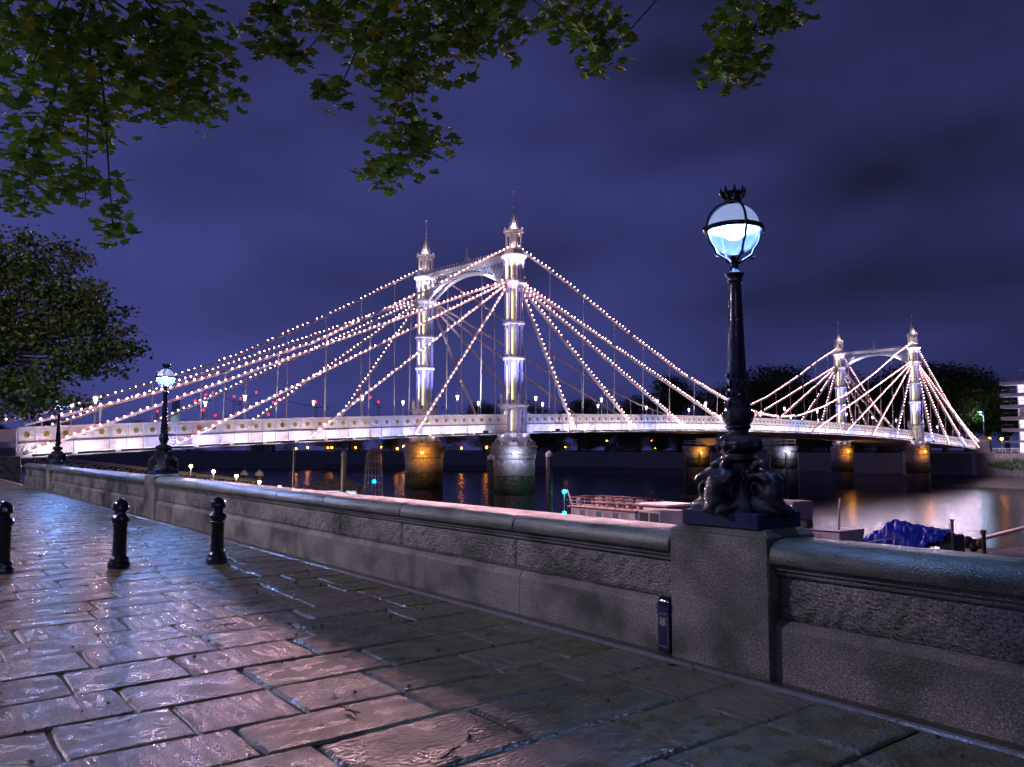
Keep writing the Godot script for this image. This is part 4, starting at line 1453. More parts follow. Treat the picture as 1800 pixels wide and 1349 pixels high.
# ---------------------------------------------------------------- the opposite bank
func far_bank() -> void:
	var line := [Vector2(260, -20), Vector2(190, -104), Vector2(150, -154), Vector2(114, -200), Vector2(85, -238), Vector2(48, -280), Vector2(0, -318), Vector2(-80, -352), Vector2(-200, -385), Vector2(-430, -420), Vector2(-900, -430)]
	var st := st_new()
	st.set_smooth_group(-1)
	for i in line.size() - 1:
		var a: Vector2 = line[i]
		var b: Vector2 = line[i + 1]
		q(st, Vector3(b.x, -9, b.y), Vector3(a.x, -9, a.y), Vector3(a.x, 0.7, a.y), Vector3(b.x, 0.7, b.y))
		var o := (a + b).normalized()
		q(st, Vector3(a.x, 0.7, a.y), Vector3(a.x + 900, 0.7, a.y - 900), Vector3(b.x + 900, 0.7, b.y - 900), Vector3(b.x, 0.7, b.y))
	tag(obj("far_bank_ground", st, M.bank_stone), "", "", "", "structure")
	# foreshore laid bare by the tide
	st = st_new()
	st.set_smooth_group(0)
	var shore := [Vector2(190, -104), Vector2(150, -154), Vector2(114, -200), Vector2(85, -238), Vector2(48, -280), Vector2(0, -318), Vector2(-80, -352)]
	var reach := [26.0, 22.0, 19.0, 16.0, 12.0, 7.0, 3.0]
	var nz := noise(0.07, 4, 9)
	var rows := []
	for i in 61:
		var t := i / 60.0 * (shore.size() - 1)
		var k := mini(int(t), shore.size() - 2)
		var p: Vector2 = shore[k].lerp(shore[k + 1], t - k)
		var w: float = lerpf(reach[k], reach[k + 1], t - k)
		var d := Vector2(-0.79, 0.61)
		var row := []
		for j in 9:
			var f := j / 8.0
			var c := p + d * w * f
			row.append(Vector3(c.x, lerpf(-4.7, WATER - 0.12, f) + nz.get_noise_2d(c.x * 2.0, c.y * 2.0) * 0.28 * (1.0 - f), c.y))
		rows.append(row)
	for i in 60:
		for j in 8:
			q(st, rows[i][j], rows[i][j + 1], rows[i + 1][j + 1], rows[i + 1][j])
	tag(obj("foreshore", st, M.mud), "", "", "", "structure")
	# weed hanging on the river wall right of the bridge
	var r := RandomNumberGenerator.new()
	r.seed = 4
	st = st_new()
	for i in 2600:
		var t := r.randf()
		var p := Vector2(150, -154).lerp(Vector2(116, -197.5), t)
		var y := -2.2 + r.randf_range(-1.2, 1.5) * (0.6 + 0.4 * sin(t * 30.0))
		var o := Vector3(p.x, y, p.y) + Vector3(-0.79, 0, 0.61) * r.randf_range(0.05, 0.5)
		var l := r.randf_range(0.3, 0.9)
		var u := Vector3(r.randf_range(-0.3, 0.3), 0, r.randf_range(-0.3, 0.3))
		st.set_smooth_group(-1)
		t3(st, o, o + Vector3(0.62, 0, 0.78) * 0.16, o + Vector3(0, l, 0) + u)
	tag(obj("river_weed", st, M.grass), "green weed growing along the far river wall", "weed", "", "stuff")
	# promenade railing
	var rail := thing("promenade_railing", Transform3D.IDENTITY, "white railing along the far promenade by the apartment block", "railing")
	st = st_new()
	var pa := Vector3(117, 0.7, -197)
	var pb := Vector3(150, 0.7, -155)
	for k in 40:
		var p := pa.lerp(pb, k / 39.0)
		bar(st, p, p + Vector3(0, 1.2, 0), 0.04, 4)
	obj("posts", st, M.white, rail)
	for y in [0.4, 0.8, 1.2]:
		st = st_new()
		bar(st, pa + Vector3(0, y, 0), pb + Vector3(0, y, 0), 0.05, 4)
		obj("rail", st, M.white, rail)
	# park lamps, amber
	var L := thing("park_lamp", Transform3D.IDENTITY, "small amber lamp among the dark trees of the far park", "street lamp", "amber lamps along the far park")
	st = st_new()
	bar(st, Vector3(0, -3.8, 0), Vector3(0, -0.2, 0), 0.08, 5)
	obj("post", st, M.fixture, L)
	st = st_new()
	ball(st, Vector3.ZERO, Vector3.ONE * 0.42, 8, 6)
	obj("lamp_globe", st, M.amber, L)
	omni(L, Vector3.ZERO, Color(1.0, 0.62, 0.2), 22.0, 0.3)
	var spots := [[36.4, 4.8, -310.0], [51.7, 4.8, -300.0], [55.0, 2.2, -310.0], [21.3, 2.5, -322.0], [-10.4, 2.5, -330.0], [-46.3, 2.9, -345.0], [-49.6, 2.0, -350.0], [-69.5, 2.5, -360.0], [-80.6, 2.5, -362.0], [-84.1, 2.5, -370.0], [-91.3, 2.5, -362.0], [-97.3, 2.0, -365.0], [-57.9, 2.7, -358.0], [-20.9, 2.2, -335.0]]
	for k in spots.size():
		var xf := Transform3D(Basis.IDENTITY, Vector3(spots[k][0], spots[k][1], spots[k][2]))
		if k == 0: L.transform = xf
		else: copy(L, "park_lamp", xf, "small amber lamp among the dark trees of the far park")
	# trees
	var kinds := []
	for k in 3:
		var m: Array = far_tree_mesh(200 + k * 10)
		kinds.append(m)
	var tl := [[63, -305, 31, 1.1], [75, -300, 27, 1.1], [50, -318, 24, 1.2], [88, -262, 31, 1.15], [99, -252, 27, 1.2], [110, -242, 23, 1.2], [28, -335, 24, 1.2], [10, -345, 22, 1.2], [-12, -352, 24, 1.1], [-40, -365, 19, 1.3], [-75, -375, 17, 1.4], [-115, -390, 17, 1.4], [-160, -400, 16, 1.5], [-210, -410, 16, 1.5], [122, -228, 25, 1.1], [131, -232, 27, 1.2], [139, -236, 22, 1.2], [147, -240, 19, 1.2], [104, -262, 25, 1.2], [38, -325, 20, 1.3], [116, -238, 27, 1.25], [126, -246, 30, 1.2], [135, -240, 26, 1.2], [92, -275, 26, 1.3], [80, -285, 28, 1.2]]
	for k in tl.size():
		var e: Array = tl[k]
		var T := thing("bank_tree", Transform3D(Basis(Vector3.UP, k * 1.7) * Basis.from_scale(Vector3(e[2] * e[3], e[2], e[2] * e[3])), Vector3(e[0], 0.6, e[1])), ("dark bushy tree on the far bank behind the bridge's midspan" if e[0] > 20 and e[0] < 80 else "dark bushy tree on the far bank behind the second towers" if e[0] >= 80 else "low dark tree on the far bank behind the first towers") if k < 14 or k > 17 else "tall dark tree on the far bank beside the apartment block", "tree", "dark trees of the far bank" if k < 14 or k > 17 else "trees beside the far apartment block")
		put("trunk", kinds[k % 3][0], M.bark, T)
		tag(put("crown", kinds[k % 3][1], M.leaf, T), "", "", "", "stuff")
	# bushes along the bank, seen under the bridge
	var br := RandomNumberGenerator.new()
	br.seed = 15
	for i in 44:
		var t := i / 43.0
		var w := t * 6.0
		var path := [Vector2(108, -222), Vector2(85, -245), Vector2(48, -287), Vector2(0, -325), Vector2(-80, -359), Vector2(-200, -392), Vector2(-330, -412)]
		var k := mini(int(w), 5)
		var p: Vector2 = path[k].lerp(path[k + 1], w - k) + Vector2(br.randf_range(0, 5), br.randf_range(-6, 0))
		var h := br.randf_range(14.0, 19.0) + maxf(0.0, -p.x) * 0.02
		var T := thing("bank_shrub", Transform3D(Basis(Vector3.UP, i * 1.3) * Basis.from_scale(Vector3(h * 1.25, h, h * 1.1)), Vector3(p.x, -h * 0.20, p.y)), "low dark bushy tree on the far river wall %s" % ("beyond the southern bridge towers" if p.x > 60 else "behind the bridge's midspan" if p.x > -20 else "beyond the landing pier"), "shrub", "bushes along the far river wall")
		tag(put("foliage", kinds[i % 3][1], M.leaf, T), "", "", "", "stuff")
	apartment()
	# road lamp, signals
	var P := thing("bank_road_lamp", Transform3D(Basis.IDENTITY, Vector3(129.0, 0.7, -221)), "tall white road lamp before the dark trees of the far bank", "street lamp")
	st = st_new()
	bar(st, Vector3.ZERO, Vector3(0, 11, 0), 0.1, 6)
	bar(st, Vector3(0, 11, 0), Vector3(-1.0, 11.2, 0.6), 0.07, 5)
	obj("post", st, M.steel, P)
	st = st_new()
	box(st, Vector3(-1.1, 11.15, 0.65), Vector3(0.7, 0.12, 0.35))
	obj("lamp_head", st, glow(Color(0.7, 0.82, 1.0), 6.0), P)
	omni(P, Vector3(-1.1, 10.9, 0.65), Color(0.7, 0.82, 1.0), 30.0, 0.2)
	for e in [[118.3, -200.5, "amber globe beacon beside the far toll kiosk"], [124.4, -205.5, "amber globe beacon before the apartment block"]]:
		var Q := thing("beacon", Transform3D(Basis.IDENTITY, Vector3(e[0], 0.7, e[1])), e[2], "beacon", "amber crossing beacons at the far bridge end")
		st = st_new()
		bar(st, Vector3.ZERO, Vector3(0, 3.3, 0), 0.07, 6)
		obj("post", st, M.white, Q)
		st = st_new()
		ball(st, Vector3(0, 3.6, 0), Vector3.ONE * 0.32, 8, 6)
		obj("lamp_globe", st, M.amber, Q)
		omni(Q, Vector3(0, 3.6, 0), Color(1.0, 0.6, 0.1), 6.0, 0.3)
	# skyline far downstream: tall white chimney and cranes with red lamps
	var H := thing("white_chimney", Transform3D(Basis.IDENTITY, Vector3(-208.5, 0, -500)), "pale fluted chimney rising above the bridge deck, far off", "chimney")
	st = st_new()
	lathe(st, [[3.0, -8], [2.9, 24], [3.1, 24.2], [3.1, 25.5], [2.5, 25.7], [2.4, 30.8], [2.1, 31.0], [2.0, 32.4], [0, 32.4]], 24, Vector3.ZERO, true, 0.06)
	obj("stack", st, M.white, H)
	for k in 2: spot(H, Vector3(-9.0 + k * 16.0, 6, 10), Vector3(0, 24, 0), Color(0.75, 0.9, 1.0), 110.0, 30)
	var cr := [[-228.0, 42.4, -238.0, 43.9], [-207.0, 41.1, -222.8, 43.7], [-202.0, 39.4, -190.6, 44.1], [-229.5, 30.9, -236.0, 37.7], [-220.6, 27.1, -205.0, 28.2], [-181.0, 27.6, -177.7, 36.4], [-146.0, 36.9, -171.8, 38.6], [-99.4, 36.9, -105.4, 40.3], [-263.8, 30.1, -265.0, 34.7]]
	for e in cr:
		var K := thing("tower_crane", Transform3D(Basis.IDENTITY, Vector3(e[0], 0, -600)), "distant dark tower crane with red lamps, %s" % ("close behind the pale chimney" if e[0] < -195 and e[0] > -240 else "standing apart from the others" if e[0] < -240 else "well away from the pale chimney"), "crane", "cranes with red lamps on the skyline")
		st = st_new()
		for dx in [-0.7, 0.7]: bar(st, Vector3(dx, -8, 0), Vector3(dx, e[1], 0), 0.12, 4)
		for j in 14: bar(st, Vector3(-0.7 if j % 2 else 0.7, -8 + j * 3.4, 0), Vector3(0.7 if j % 2 else -0.7, -8 + (j + 1) * 3.4, 0), 0.08, 4)
		obj("mast", st, M.fixture, K)
		st = st_new()
		bar(st, Vector3(0, e[1] - 4.0, 0), Vector3(e[2] - e[0], e[3], 0), 0.18, 4)
		bar(st, Vector3(0, e[1] - 4.0, 0), Vector3((e[0] - e[2]) * 0.4, e[1] - 4.5, 0), 0.25, 4)
		obj("jib", st, M.fixture, K)
		for p in [Vector3(0, e[1], 0), Vector3(e[2] - e[0], e[3], 0)]:
			st = st_new()
			ball(st, p, Vector3.ONE * 0.6, 6, 4)
			obj("warning_lamp", st, M.red_lamp, K)

func apartment() -> void:
	var A := thing("apartment_block", Transform3D(wall_basis, Vector3(131.5, 0.7, -212)), "modern apartment block with lit balconies on the far bank", "building")
	var st := st_new()
	box(st, Vector3(14, 9.2, -7.0), Vector3(26, 18.4, 12))
	obj("wall", st, M.pier, A)
	var warm := glow(Color(1.0, 0.9, 0.95), 0.5)
	for f in 6:
		var y := f * 3.05
		st = st_new()
		bbox(st, Vector3(12.5, y + 2.95, 0.2), Vector3(29, 0.85 if f > 0 else 0.5, 4.2), 0.05)
		obj("balcony_slab", st, M.white, A)
		st = st_new()
		for k in 15: bar(st, Vector3(-1.6 + k * 2.0, y + 3.35, 2.2), Vector3(-1.6 + k * 2.0, y + 4.4, 2.2), 0.04, 4)
		bar(st, Vector3(-1.6, y + 4.4, 2.2), Vector3(26.6, y + 4.4, 2.2), 0.05, 4)
		bar(st, Vector3(-1.6, y + 4.4, 2.2), Vector3(-1.6, y + 4.4, -1.5), 0.05, 4)
		obj("balcony_rail", st, M.steel, A)
		for k in 7:
			st = st_new()
			box(st, Vector3(2.6 + k * 3.6, y + 1.4, -0.96), Vector3(2.6, 2.3, 0.06))
			var w := obj("window", st, warm if (k * 5 + f * 3) % 4 != 1 or f == 0 else M.fixture, A)
			st = st_new()
			for dx in [-1.3, 0.0, 1.3]: box(st, Vector3(2.6 + k * 3.6 + dx, y + 1.4, -0.90), Vector3(0.09, 2.4, 0.08))
			obj("frame", st, M.white, w)
		strip(A, Vector3(8, y + 2.45, 0.6), Vector3(8, y, -0.6), Vector3.RIGHT, Vector2(18, 0.1), Color(0.92, 0.88, 1.0), 30.0 if f > 0 else 120.0)
	st = st_new()
	bbox(st, Vector3(14, 21.5, -4), Vector3(24, 0.35, 9), 0.1)
	for k in 5: bar(st, Vector3(4 + k * 5, 18.4, -1.5), Vector3(4 + k * 5, 21.5, -1.5), 0.12, 6)
	obj("roof_canopy", st, M.white, A)

# ---------------------------------------------------------------- moorings, piles and the pier by the near bank
func near_bank() -> void:
	# street lanterns on the bridge
	var L := thing("bridge_lantern", Transform3D.IDENTITY, "glowing lantern on a pale post on the bridge deck", "street lamp", "lantern posts along the bridge deck")
	var st := st_new()
	lathe(st, [[0.16, -0.9], [0.16, -0.5], [0.08, -0.4], [0.06, 1.85], [0.10, 1.9], [0.05, 1.95]], 8)
	bar(st, Vector3(-0.35, 1.75, 0), Vector3(0.35, 1.75, 0), 0.03, 5)
	obj("post", st, M.pale_blue, L)
	st = st_new()
	lathe(st, [[0.09, 1.95], [0.21, 2.5], [0.0, 2.5]], 6, Vector3.ZERO, false)
	obj("lantern_glass", st, M.lantern, L)
	st = st_new()
	lathe(st, [[0.26, 2.5], [0.17, 2.68], [0.05, 2.75], [0.07, 2.85], [0.0, 3.1]], 6, Vector3.ZERO, false)
	obj("cap", st, M.pale_blue, L)
	omni(L, Vector3(0, 2.3, 0), Color(1.0, 0.86, 0.80), 2.0, 0.15)
	var first := true
	for k in range(-3, 13):
		for side in [0, 1]:
			var s: float = (-6.9 + 11.8 * k) if side == 0 else (-4.3 + 12.0 * k)
			if s < -46 or s > 156: continue
			var xf := bridge_xf(s, deck_top(s), -1.4 if side == 0 else -WIDE + 1.4).scaled_local(Vector3.ONE * 0.82)
			if first: L.transform = xf
			else: copy(L, "bridge_lantern", xf, "")
			var who: Node = L if first else get_child(get_child_count() - 1)
			who.set_meta("label", "glowing deck lantern on the bridge's %s edge, %s" % ["rosette-panelled" if side == 0 else "other", "before the first towers" if s < 0 else "between the two tower pairs" if s < 118 else "beyond the second towers"])
			first = false
	# timber and steel piles
	for e in [[-19.7, 1.35, -95.0, 0.33, "grey steel mooring pile beside the lattice dolphin"], [-2.2, 1.1, -84.0, 0.33, "dark mooring pile before the white-lit bridge pier"], [3.85, 1.4, -84.0, 0.33, "dark mooring pile standing right of the white-lit bridge pier"], [-30.5, -1.0, -98.0, 0.45, "thick weathered pile at the landing pier end"], [-33.0, -1.0, -100.0, 0.4, "slimmer weathered pile further along the landing pier"], [-24.2, 2.0, -90.0, 0.12, "thin pale pole by the landing pier kiosk"]]:
		var P := thing("mooring_pile", Transform3D(Basis.IDENTITY, Vector3(e[0], 0, e[2])), e[4], "pile", "mooring piles in the river")
		st = st_new()
		lathe(st, [[e[3], -9.0], [e[3], e[1] - 0.5]], 12)
		obj("shaft", st, M.steel if e[3] < 0.34 and e[0] < -10 else M.wet_stone, P)
		st = st_new()
		lathe(st, [[e[3] * 1.12, e[1] - 0.5], [e[3] * 1.12, e[1] - 0.2], [0.0, e[1] + e[3] * 0.5]], 12)
		obj("cap", st, M.pier, P)
	# lattice dolphin
	var D := thing("lattice_dolphin", Transform3D(Basis.IDENTITY, Vector3(-16.2, 0, -95)), "tall tapering steel lattice cage standing in the river", "dolphin")
	var prof := [[1.35, -7.0], [1.2, -4.0], [1.0, -1.0], [0.85, 1.0], [0.65, 1.5], [0.3, 1.75]]
	st = st_new()
	for k in 16:
		var an := TAU * k / 16
		var pts := []
		for p in prof: pts.append(Vector3(cos(an) * p[0], p[1], sin(an) * p[0]))
		tube(st, pts, [0.05], 4, false)
	obj("bars", st, M.steel, D)
	st = st_new()
	for j in 10:
		var y := -6.5 + j * 0.85
		var r := 1.33 - j * 0.055
		var ring := []
		for k in 17: ring.append(Vector3(cos(TAU * k / 16) * r, y, sin(TAU * k / 16) * r))
		tube(st, ring, [0.045], 4, false)
	obj("hoops", st, M.steel, D)
	st = st_new()
	bar(st, Vector3(0, 1.5, 0), Vector3(0, 3.6, 0), 0.08, 6)
	obj("pole", st, M.white, D)
	st = st_new()
	ball(st, Vector3(0.3, -2.03, 1.2), Vector3.ONE * 0.2, 8, 6)
	obj("signal_lamp", st, glow(Color(0.0, 0.55, 0.9), 14.0), D)
	var N := thing("navigation_light", Transform3D(Basis.IDENTITY, Vector3(5.4, 0, -84)), "thin post with two teal navigation lights near the white boat", "navigation light")
	st = st_new()
	bar(st, Vector3(0, -7.5, 0), Vector3(0, -2.6, 0), 0.05, 6)
	obj("post", st, M.steel, N)
	for y in [-2.7, -4.9]:
		st = st_new()
		ball(st, Vector3(0, y, 0.1), Vector3.ONE * 0.2, 8, 6)
		obj("signal_lamp", st, M.teal_lamp, N)
	omni(N, Vector3(0, -2.7, 0.5), Color(0, 0.9, 0.85), 0.25, 0.15)
	# floating landing pier with kiosk, gangway and lamps
	var J := thing("landing_pier", Transform3D.IDENTITY, "floating landing pier with lattice gangway beyond the bridge", "pier")
	st = st_new()
	bbox(st, Vector3(-30, -6.5, -101), Vector3(30, 1.4, 6.5), 0.1)
	obj("pontoon", st, M.wet_stone, J)
	st = st_new()
	for z in [-86.0, -88.5]:
		var a := Vector3(-54, 0.1, z + 6)
		var b := Vector3(-30, -3.6, z - 9)
		for y in [0.0, 1.5]: bar(st, a + Vector3(0, y, 0), b + Vector3(0, y, 0), 0.10, 4)
		for k in 18:
			var p := a.lerp(b, k / 18.0)
			var n := a.lerp(b, (k + 1) / 18.0)
			bar(st, p, p + Vector3(0, 1.5, 0), 0.05, 4)
			bar(st, p, n + Vector3(0, 1.5, 0), 0.05, 4)
			bar(st, p + Vector3(0, 1.5, 0), n, 0.05, 4)
	obj("gangway", st, M.steel, J)
	st = st_new()
	for k in 26: bar(st, Vector3(-44 + k * 1.1, -5.8, -97.8), Vector3(-44 + k * 1.1, -4.7, -97.8), 0.03, 4)
	for y in [-5.3, -4.7]: bar(st, Vector3(-44, y, -97.8), Vector3(-16, y, -97.8), 0.04, 4)
	obj("railing", st, M.steel, J)
	var K := thing("pier_kiosk", Transform3D(Basis.IDENTITY, Vector3(-22.2, -5.8, -102)), "low white kiosk with hipped roof on the landing pier", "kiosk")
	st = st_new()
	bbox(st, Vector3(0, 1.2, 0), Vector3(6.2, 2.4, 4.0), 0.05)
	obj("wall", st, M.white, K)
	st = st_new()
	st.set_smooth_group(-1)
	var e0 := [Vector3(-3.9, 2.5, 2.7), Vector3(3.9, 2.5, 2.7), Vector3(3.9, 2.5, -2.7), Vector3(-3.9, 2.5, -2.7)]
	var e1 := [Vector3(-1.6, 3.8, 0.1), Vector3(1.6, 3.8, 0.1), Vector3(1.6, 3.8, -0.1), Vector3(-1.6, 3.8, -0.1)]
	for k in 4: q(st, e0[k], e0[(k + 1) % 4], e1[(k + 1) % 4], e1[k])
	q(st, e1[0], e1[1], e1[2], e1[3]); q(st, e0[3], e0[2], e0[1], e0[0])
	obj("roof", st, M.mud, K)
	for k in 5:
		st = st_new()
		box(st, Vector3(-2.4 + k * 1.2, 1.5, 2.03), Vector3(0.7, 1.2, 0.05))
		obj("window", st, glow(Color(0.6, 0.85, 1.0), 0.6), K)
	strip(K, Vector3(0, 2.4, 2.5), Vector3(0, 0.8, 2.0), Vector3.RIGHT, Vector2(6, 0.1), Color(0.7, 0.85, 1.0), 5.0)
	var PL := thing("pier_lamp", Transform3D.IDENTITY, "bright yellow lamp on a short post along the landing gangway", "street lamp", "lamps along the landing gangway")
	st = st_new()
	bar(st, Vector3(0, -3.4, 0), Vector3(0, -0.1, 0), 0.05, 5)
	obj("post", st, M.steel, PL)
	st = st_new()
	ball(st, Vector3.ZERO, Vector3.ONE * 0.17, 8, 6)
	obj("lamp_globe", st, M.warm_lamp, PL)
	omni(PL, Vector3.ZERO, Color(1.0, 0.88, 0.55), 3.0, 0.15)
	var fs := [[-33.65, -0.1, -85.0], [-32.0, -0.7, -87.0], [-30.2, -1.25, -89.0], [-28.3, -2.0, -91.0], [-26.6, -2.65, -93.0]]
	for k in 5:
		var xf := Transform3D(Basis.IDENTITY, Vector3(fs[k][0], fs[k][1], fs[k][2]))
		if k == 0: PL.transform = xf
		else: copy(PL, "pier_lamp", xf, "bright yellow lamp on a short post along the landing gangway")

# ---------------------------------------------------------------- boats
func boats() -> void:
	var paint_w := mat(lin(0.72, 0.70, 0.72), 0.4)
	var wood := mat(lin(0.20, 0.085, 0.05), 0.5)
	var glass := mat(lin(0.20, 0.28, 0.33), 0.1)
	var curtain := mat(lin(0.45, 0.40, 0.34), 0.8)
	# passenger boat, moored along the wall; local x runs to the right, towards its wheelhouse
	var B := thing("passenger_boat", wall_xf(40.9, WATER + 0.18, -40.0).scaled_local(Vector3(0.75, 0.98, 0.9)), "white passenger boat with railed sun deck and lifebuoy", "boat")
	var st := st_new()
	st.set_smooth_group(0)
	var sec := func(x):
		var t := clampf((x + 9.0) / 4.0, 0.0, 1.0)
		return 0.25 + 1.9 * sqrt(t)
	for i in 16:
		var xa := -9.0 + i * 1.25
		var xb := xa + 1.25
		for s in [-1.0, 1.0]:
			var wa: float = sec.call(xa)
			var wb: float = sec.call(xb)
			var p := [Vector3(xa, -0.6, s * wa * 0.7), Vector3(xb, -0.6, s * wb * 0.7), Vector3(xb, 1.9, s * wb), Vector3(xa, 1.9 + 0.0, s * wa)]
			if s > 0: q(st, p[0], p[1], p[2], p[3])
			else: q(st, p[1], p[0], p[3], p[2])
		q(st, Vector3(xa, 1.9, sec.call(xa)), Vector3(xb, 1.9, sec.call(xb)), Vector3(xb, 1.9, -sec.call(xb)), Vector3(xa, 1.9, -sec.call(xa)))
	obj("hull", st, paint_w, B)
	st = st_new()
	bbox(st, Vector3(-0.4, 2.75, 0), Vector3(9.4, 1.9, 3.7), 0.06)
	obj("saloon", st, paint_w, B)
	for k in 7:
		st = st_new()
		bbox(st, Vector3(-4.5 + k * 1.22, 3.05, 1.84), Vector3(0.86, 1.05, 0.06), 0.02)
		var w := obj("window", st, curtain if k % 2 == 0 else glass, B)
		st = st_new()
		for e in [[0, 0.56, 0.98, 0.07], [0, -0.56, 0.98, 0.07], [-0.46, 0, 0.07, 1.1], [0.46, 0, 0.07, 1.1]]:
			box(st, Vector3(-4.5 + k * 1.22 + e[0], 3.05 + e[1], 1.87), Vector3(e[2], e[3], 0.05))
		obj("frame", st, paint_w, w)
	st = st_new()
	bbox(st, Vector3(-0.6, 3.78, 0), Vector3(10.0, 0.14, 3.95), 0.03)
	obj("sun_deck", st, wood, B)
	st = st_new()
	for s in [-1.85, 1.85]:
		for k in 9: bar(st, Vector3(-5.3 + k * 1.15, 3.8, s), Vector3(-5.3 + k * 1.15, 4.55, s), 0.03, 4)
		for y in [4.05, 4.3]: bar(st, Vector3(-5.3, y, s), Vector3(3.9, y, s), 0.022, 4)
	obj("deck_rail", st, paint_w, B)
	st = st_new()
	for s in [-1.85, 1.85]: bar(st, Vector3(-5.3, 4.55, s), Vector3(3.9, 4.55, s), 0.045, 5)
	bar(st, Vector3(-5.3, 4.55, -1.85), Vector3(-5.3, 4.55, 1.85), 0.045, 5)
	obj("hand_rail", st, wood, B)
	for k in 5:
		st = st_new()
		box(st, Vector3(-3.8 + k * 1.5, 4.12, -0.3), Vector3(1.1, 0.07, 0.5))
		box(st, Vector3(-3.8 + k * 1.5, 4.35, -0.55), Vector3(1.1, 0.35, 0.06))
		for dx in [-0.45, 0.45]: box(st, Vector3(-3.8 + k * 1.5 + dx, 3.97, -0.3), Vector3(0.06, 0.28, 0.45))
		obj("bench", st, mat(lin(0.45, 0.30, 0.25), 0.6), B)
	st = st_new()
	var ring := []
	for k in 17: ring.append(Vector3(-3.7 + cos(TAU * k / 16) * 0.28, 4.2 + sin(TAU * k / 16) * 0.25, 1.95))
	tube(st, ring, [0.09], 7, false)
	obj("lifebuoy", st, paint_w, B)
	st = st_new()
	bbox(st, Vector3(5.8, 2.9, 0), Vector3(3.0, 2.0, 3.3), 0.06)
	bbox(st, Vector3(6.2, 4.35, 0), Vector3(4.2, 0.16, 3.7), 0.05)
	obj("wheelhouse", st, paint_w, B)
	for k in 2:
		st = st_new()
		bbox(st, Vector3(5.2 + k * 1.35, 3.3, 1.66), Vector3(1.1, 0.95, 0.06), 0.02)
		obj("window", st, M.fixture, B)
	st = st_new()
	bar(st, Vector3(-6.0, 1.8, 0), Vector3(-8.2, 5.0, 0), 0.06, 6)
	obj("flag_staff", st, paint_w, B)
	# second boat: only its stern shows, name on the counter
	var S := thing("white_launch", wall_xf(26.4, WATER, -44.0), "white boat stern with red lettering and a thin mast, behind the pedestal", "boat")
	st = st_new()
	st.set_smooth_group(-1)
	for e in [[[-6.0, 1.7], [-0.6, 1.9]]]:
		var p := [Vector3(-6, -0.5, 1.5), Vector3(1.9, -0.5, 1.2), Vector3(2.35, 3.3, 1.5), Vector3(-6, 3.1, 1.7)]
		var m := [Vector3(-6, -0.5, -1.5), Vector3(1.9, -0.5, -1.2), Vector3(2.35, 3.3, -1.5), Vector3(-6, 3.1, -1.7)]
		q(st, p[0], p[1], p[2], p[3]); q(st, m[1], m[0], m[3], m[2]); q(st, p[1], m[1], m[2], p[2]); q(st, p[3], p[2], m[2], m[3]); q(st, m[0], p[0], p[3], m[3])
	obj("hull", st, paint_w, S)
	st = st_new()
	bar(st, Vector3(-6, 3.08, 1.74), Vector3(2.45, 3.26, 1.54), 0.05, 5)
	obj("rubbing_strake", st, mat(lin(0.35, 0.08, 0.07), 0.5), S)
	st = st_new()
	bbox(st, Vector3(-2.8, 4.0, 0), Vector3(3.4, 1.9, 2.4), 0.08)
	obj("cabin", st, mat(lin(0.30, 0.30, 0.33), 0.5), S)
	st = st_new()
	bbox(st, Vector3(-0.6, 3.5, 0.6), Vector3(0.7, 0.6, 0.7), 0.1)
	obj("hatch", st, M.fixture, S)
	st = st_new()
	bar(st, Vector3(1.6, 3.2, 0.3), Vector3(1.75, 5.3, 0.3), 0.05, 6)
	ball(st, Vector3(1.75, 4.6, 0.42), Vector3(0.09, 0.16, 0.09), 6, 4)
	obj("mast", st, M.steel, S)
	var tm := TextMesh.new()
	tm.text = "IETTE"
	var font := SystemFont.new()
	font.font_names = PackedStringArray(["Droid Sans"])
	tm.font = font
	tm.font_size = 32
	tm.pixel_size = 0.0135
	tm.depth = 0.02
	put("name_lettering", tm, mat(lin(0.35, 0.04, 0.04), 0.5), S, Transform3D(Basis(Vector3.UP, 0.03), Vector3(0.75, 2.86, 1.62)))
	# barge under a blue tarpaulin
	var T := thing("tarped_barge", wall_xf(18.6, WATER, -40.0), "dark red barge with its load under a rumpled blue tarpaulin", "barge")
	st = st_new()
	st.set_smooth_group(-1)
	var hp := []
	for s in [1.0, -1.0]:
		hp.append([Vector3(-1.6, -0.6, s * 1.0), Vector3(12, -0.6, s * 1.0), Vector3(12, 2.85, s * 1.35), Vector3(-2.0, 2.95, s * 1.2)])
	q(st, hp[0][0], hp[0][1], hp[0][2], hp[0][3]); q(st, hp[1][1], hp[1][0], hp[1][3], hp[1][2]); q(st, hp[0][3], hp[0][2], hp[1][2], hp[1][3]); q(st, hp[1][0], hp[0][0], hp[0][3], hp[1][3])
	obj("hull", st, mat(lin(0.10, 0.03, 0.03), 0.5), T)
	st = st_new()
	bar(st, Vector3(-2.0, 3.0, 1.2), Vector3(12, 2.9, 1.35), 0.08, 6)
	obj("gunwale", st, mat(lin(0.22, 0.04, 0.035), 0.5), T)
	st = st_new()
	st.set_smooth_group(0)
	var nz := noise(0.9, 3, 3)
	var nf := noise(0.55, 3, 8, FastNoiseLite.TYPE_SIMPLEX)
	var H := func(x): return poly([[-2.1, 3.55], [-1.75, 3.8], [-1.3, 3.85], [-0.9, 4.4], [-0.55, 4.52], [-0.1, 4.45], [0.6, 4.32], [1.5, 4.2], [2.3, 4.1], [2.5, 4.05]], x)
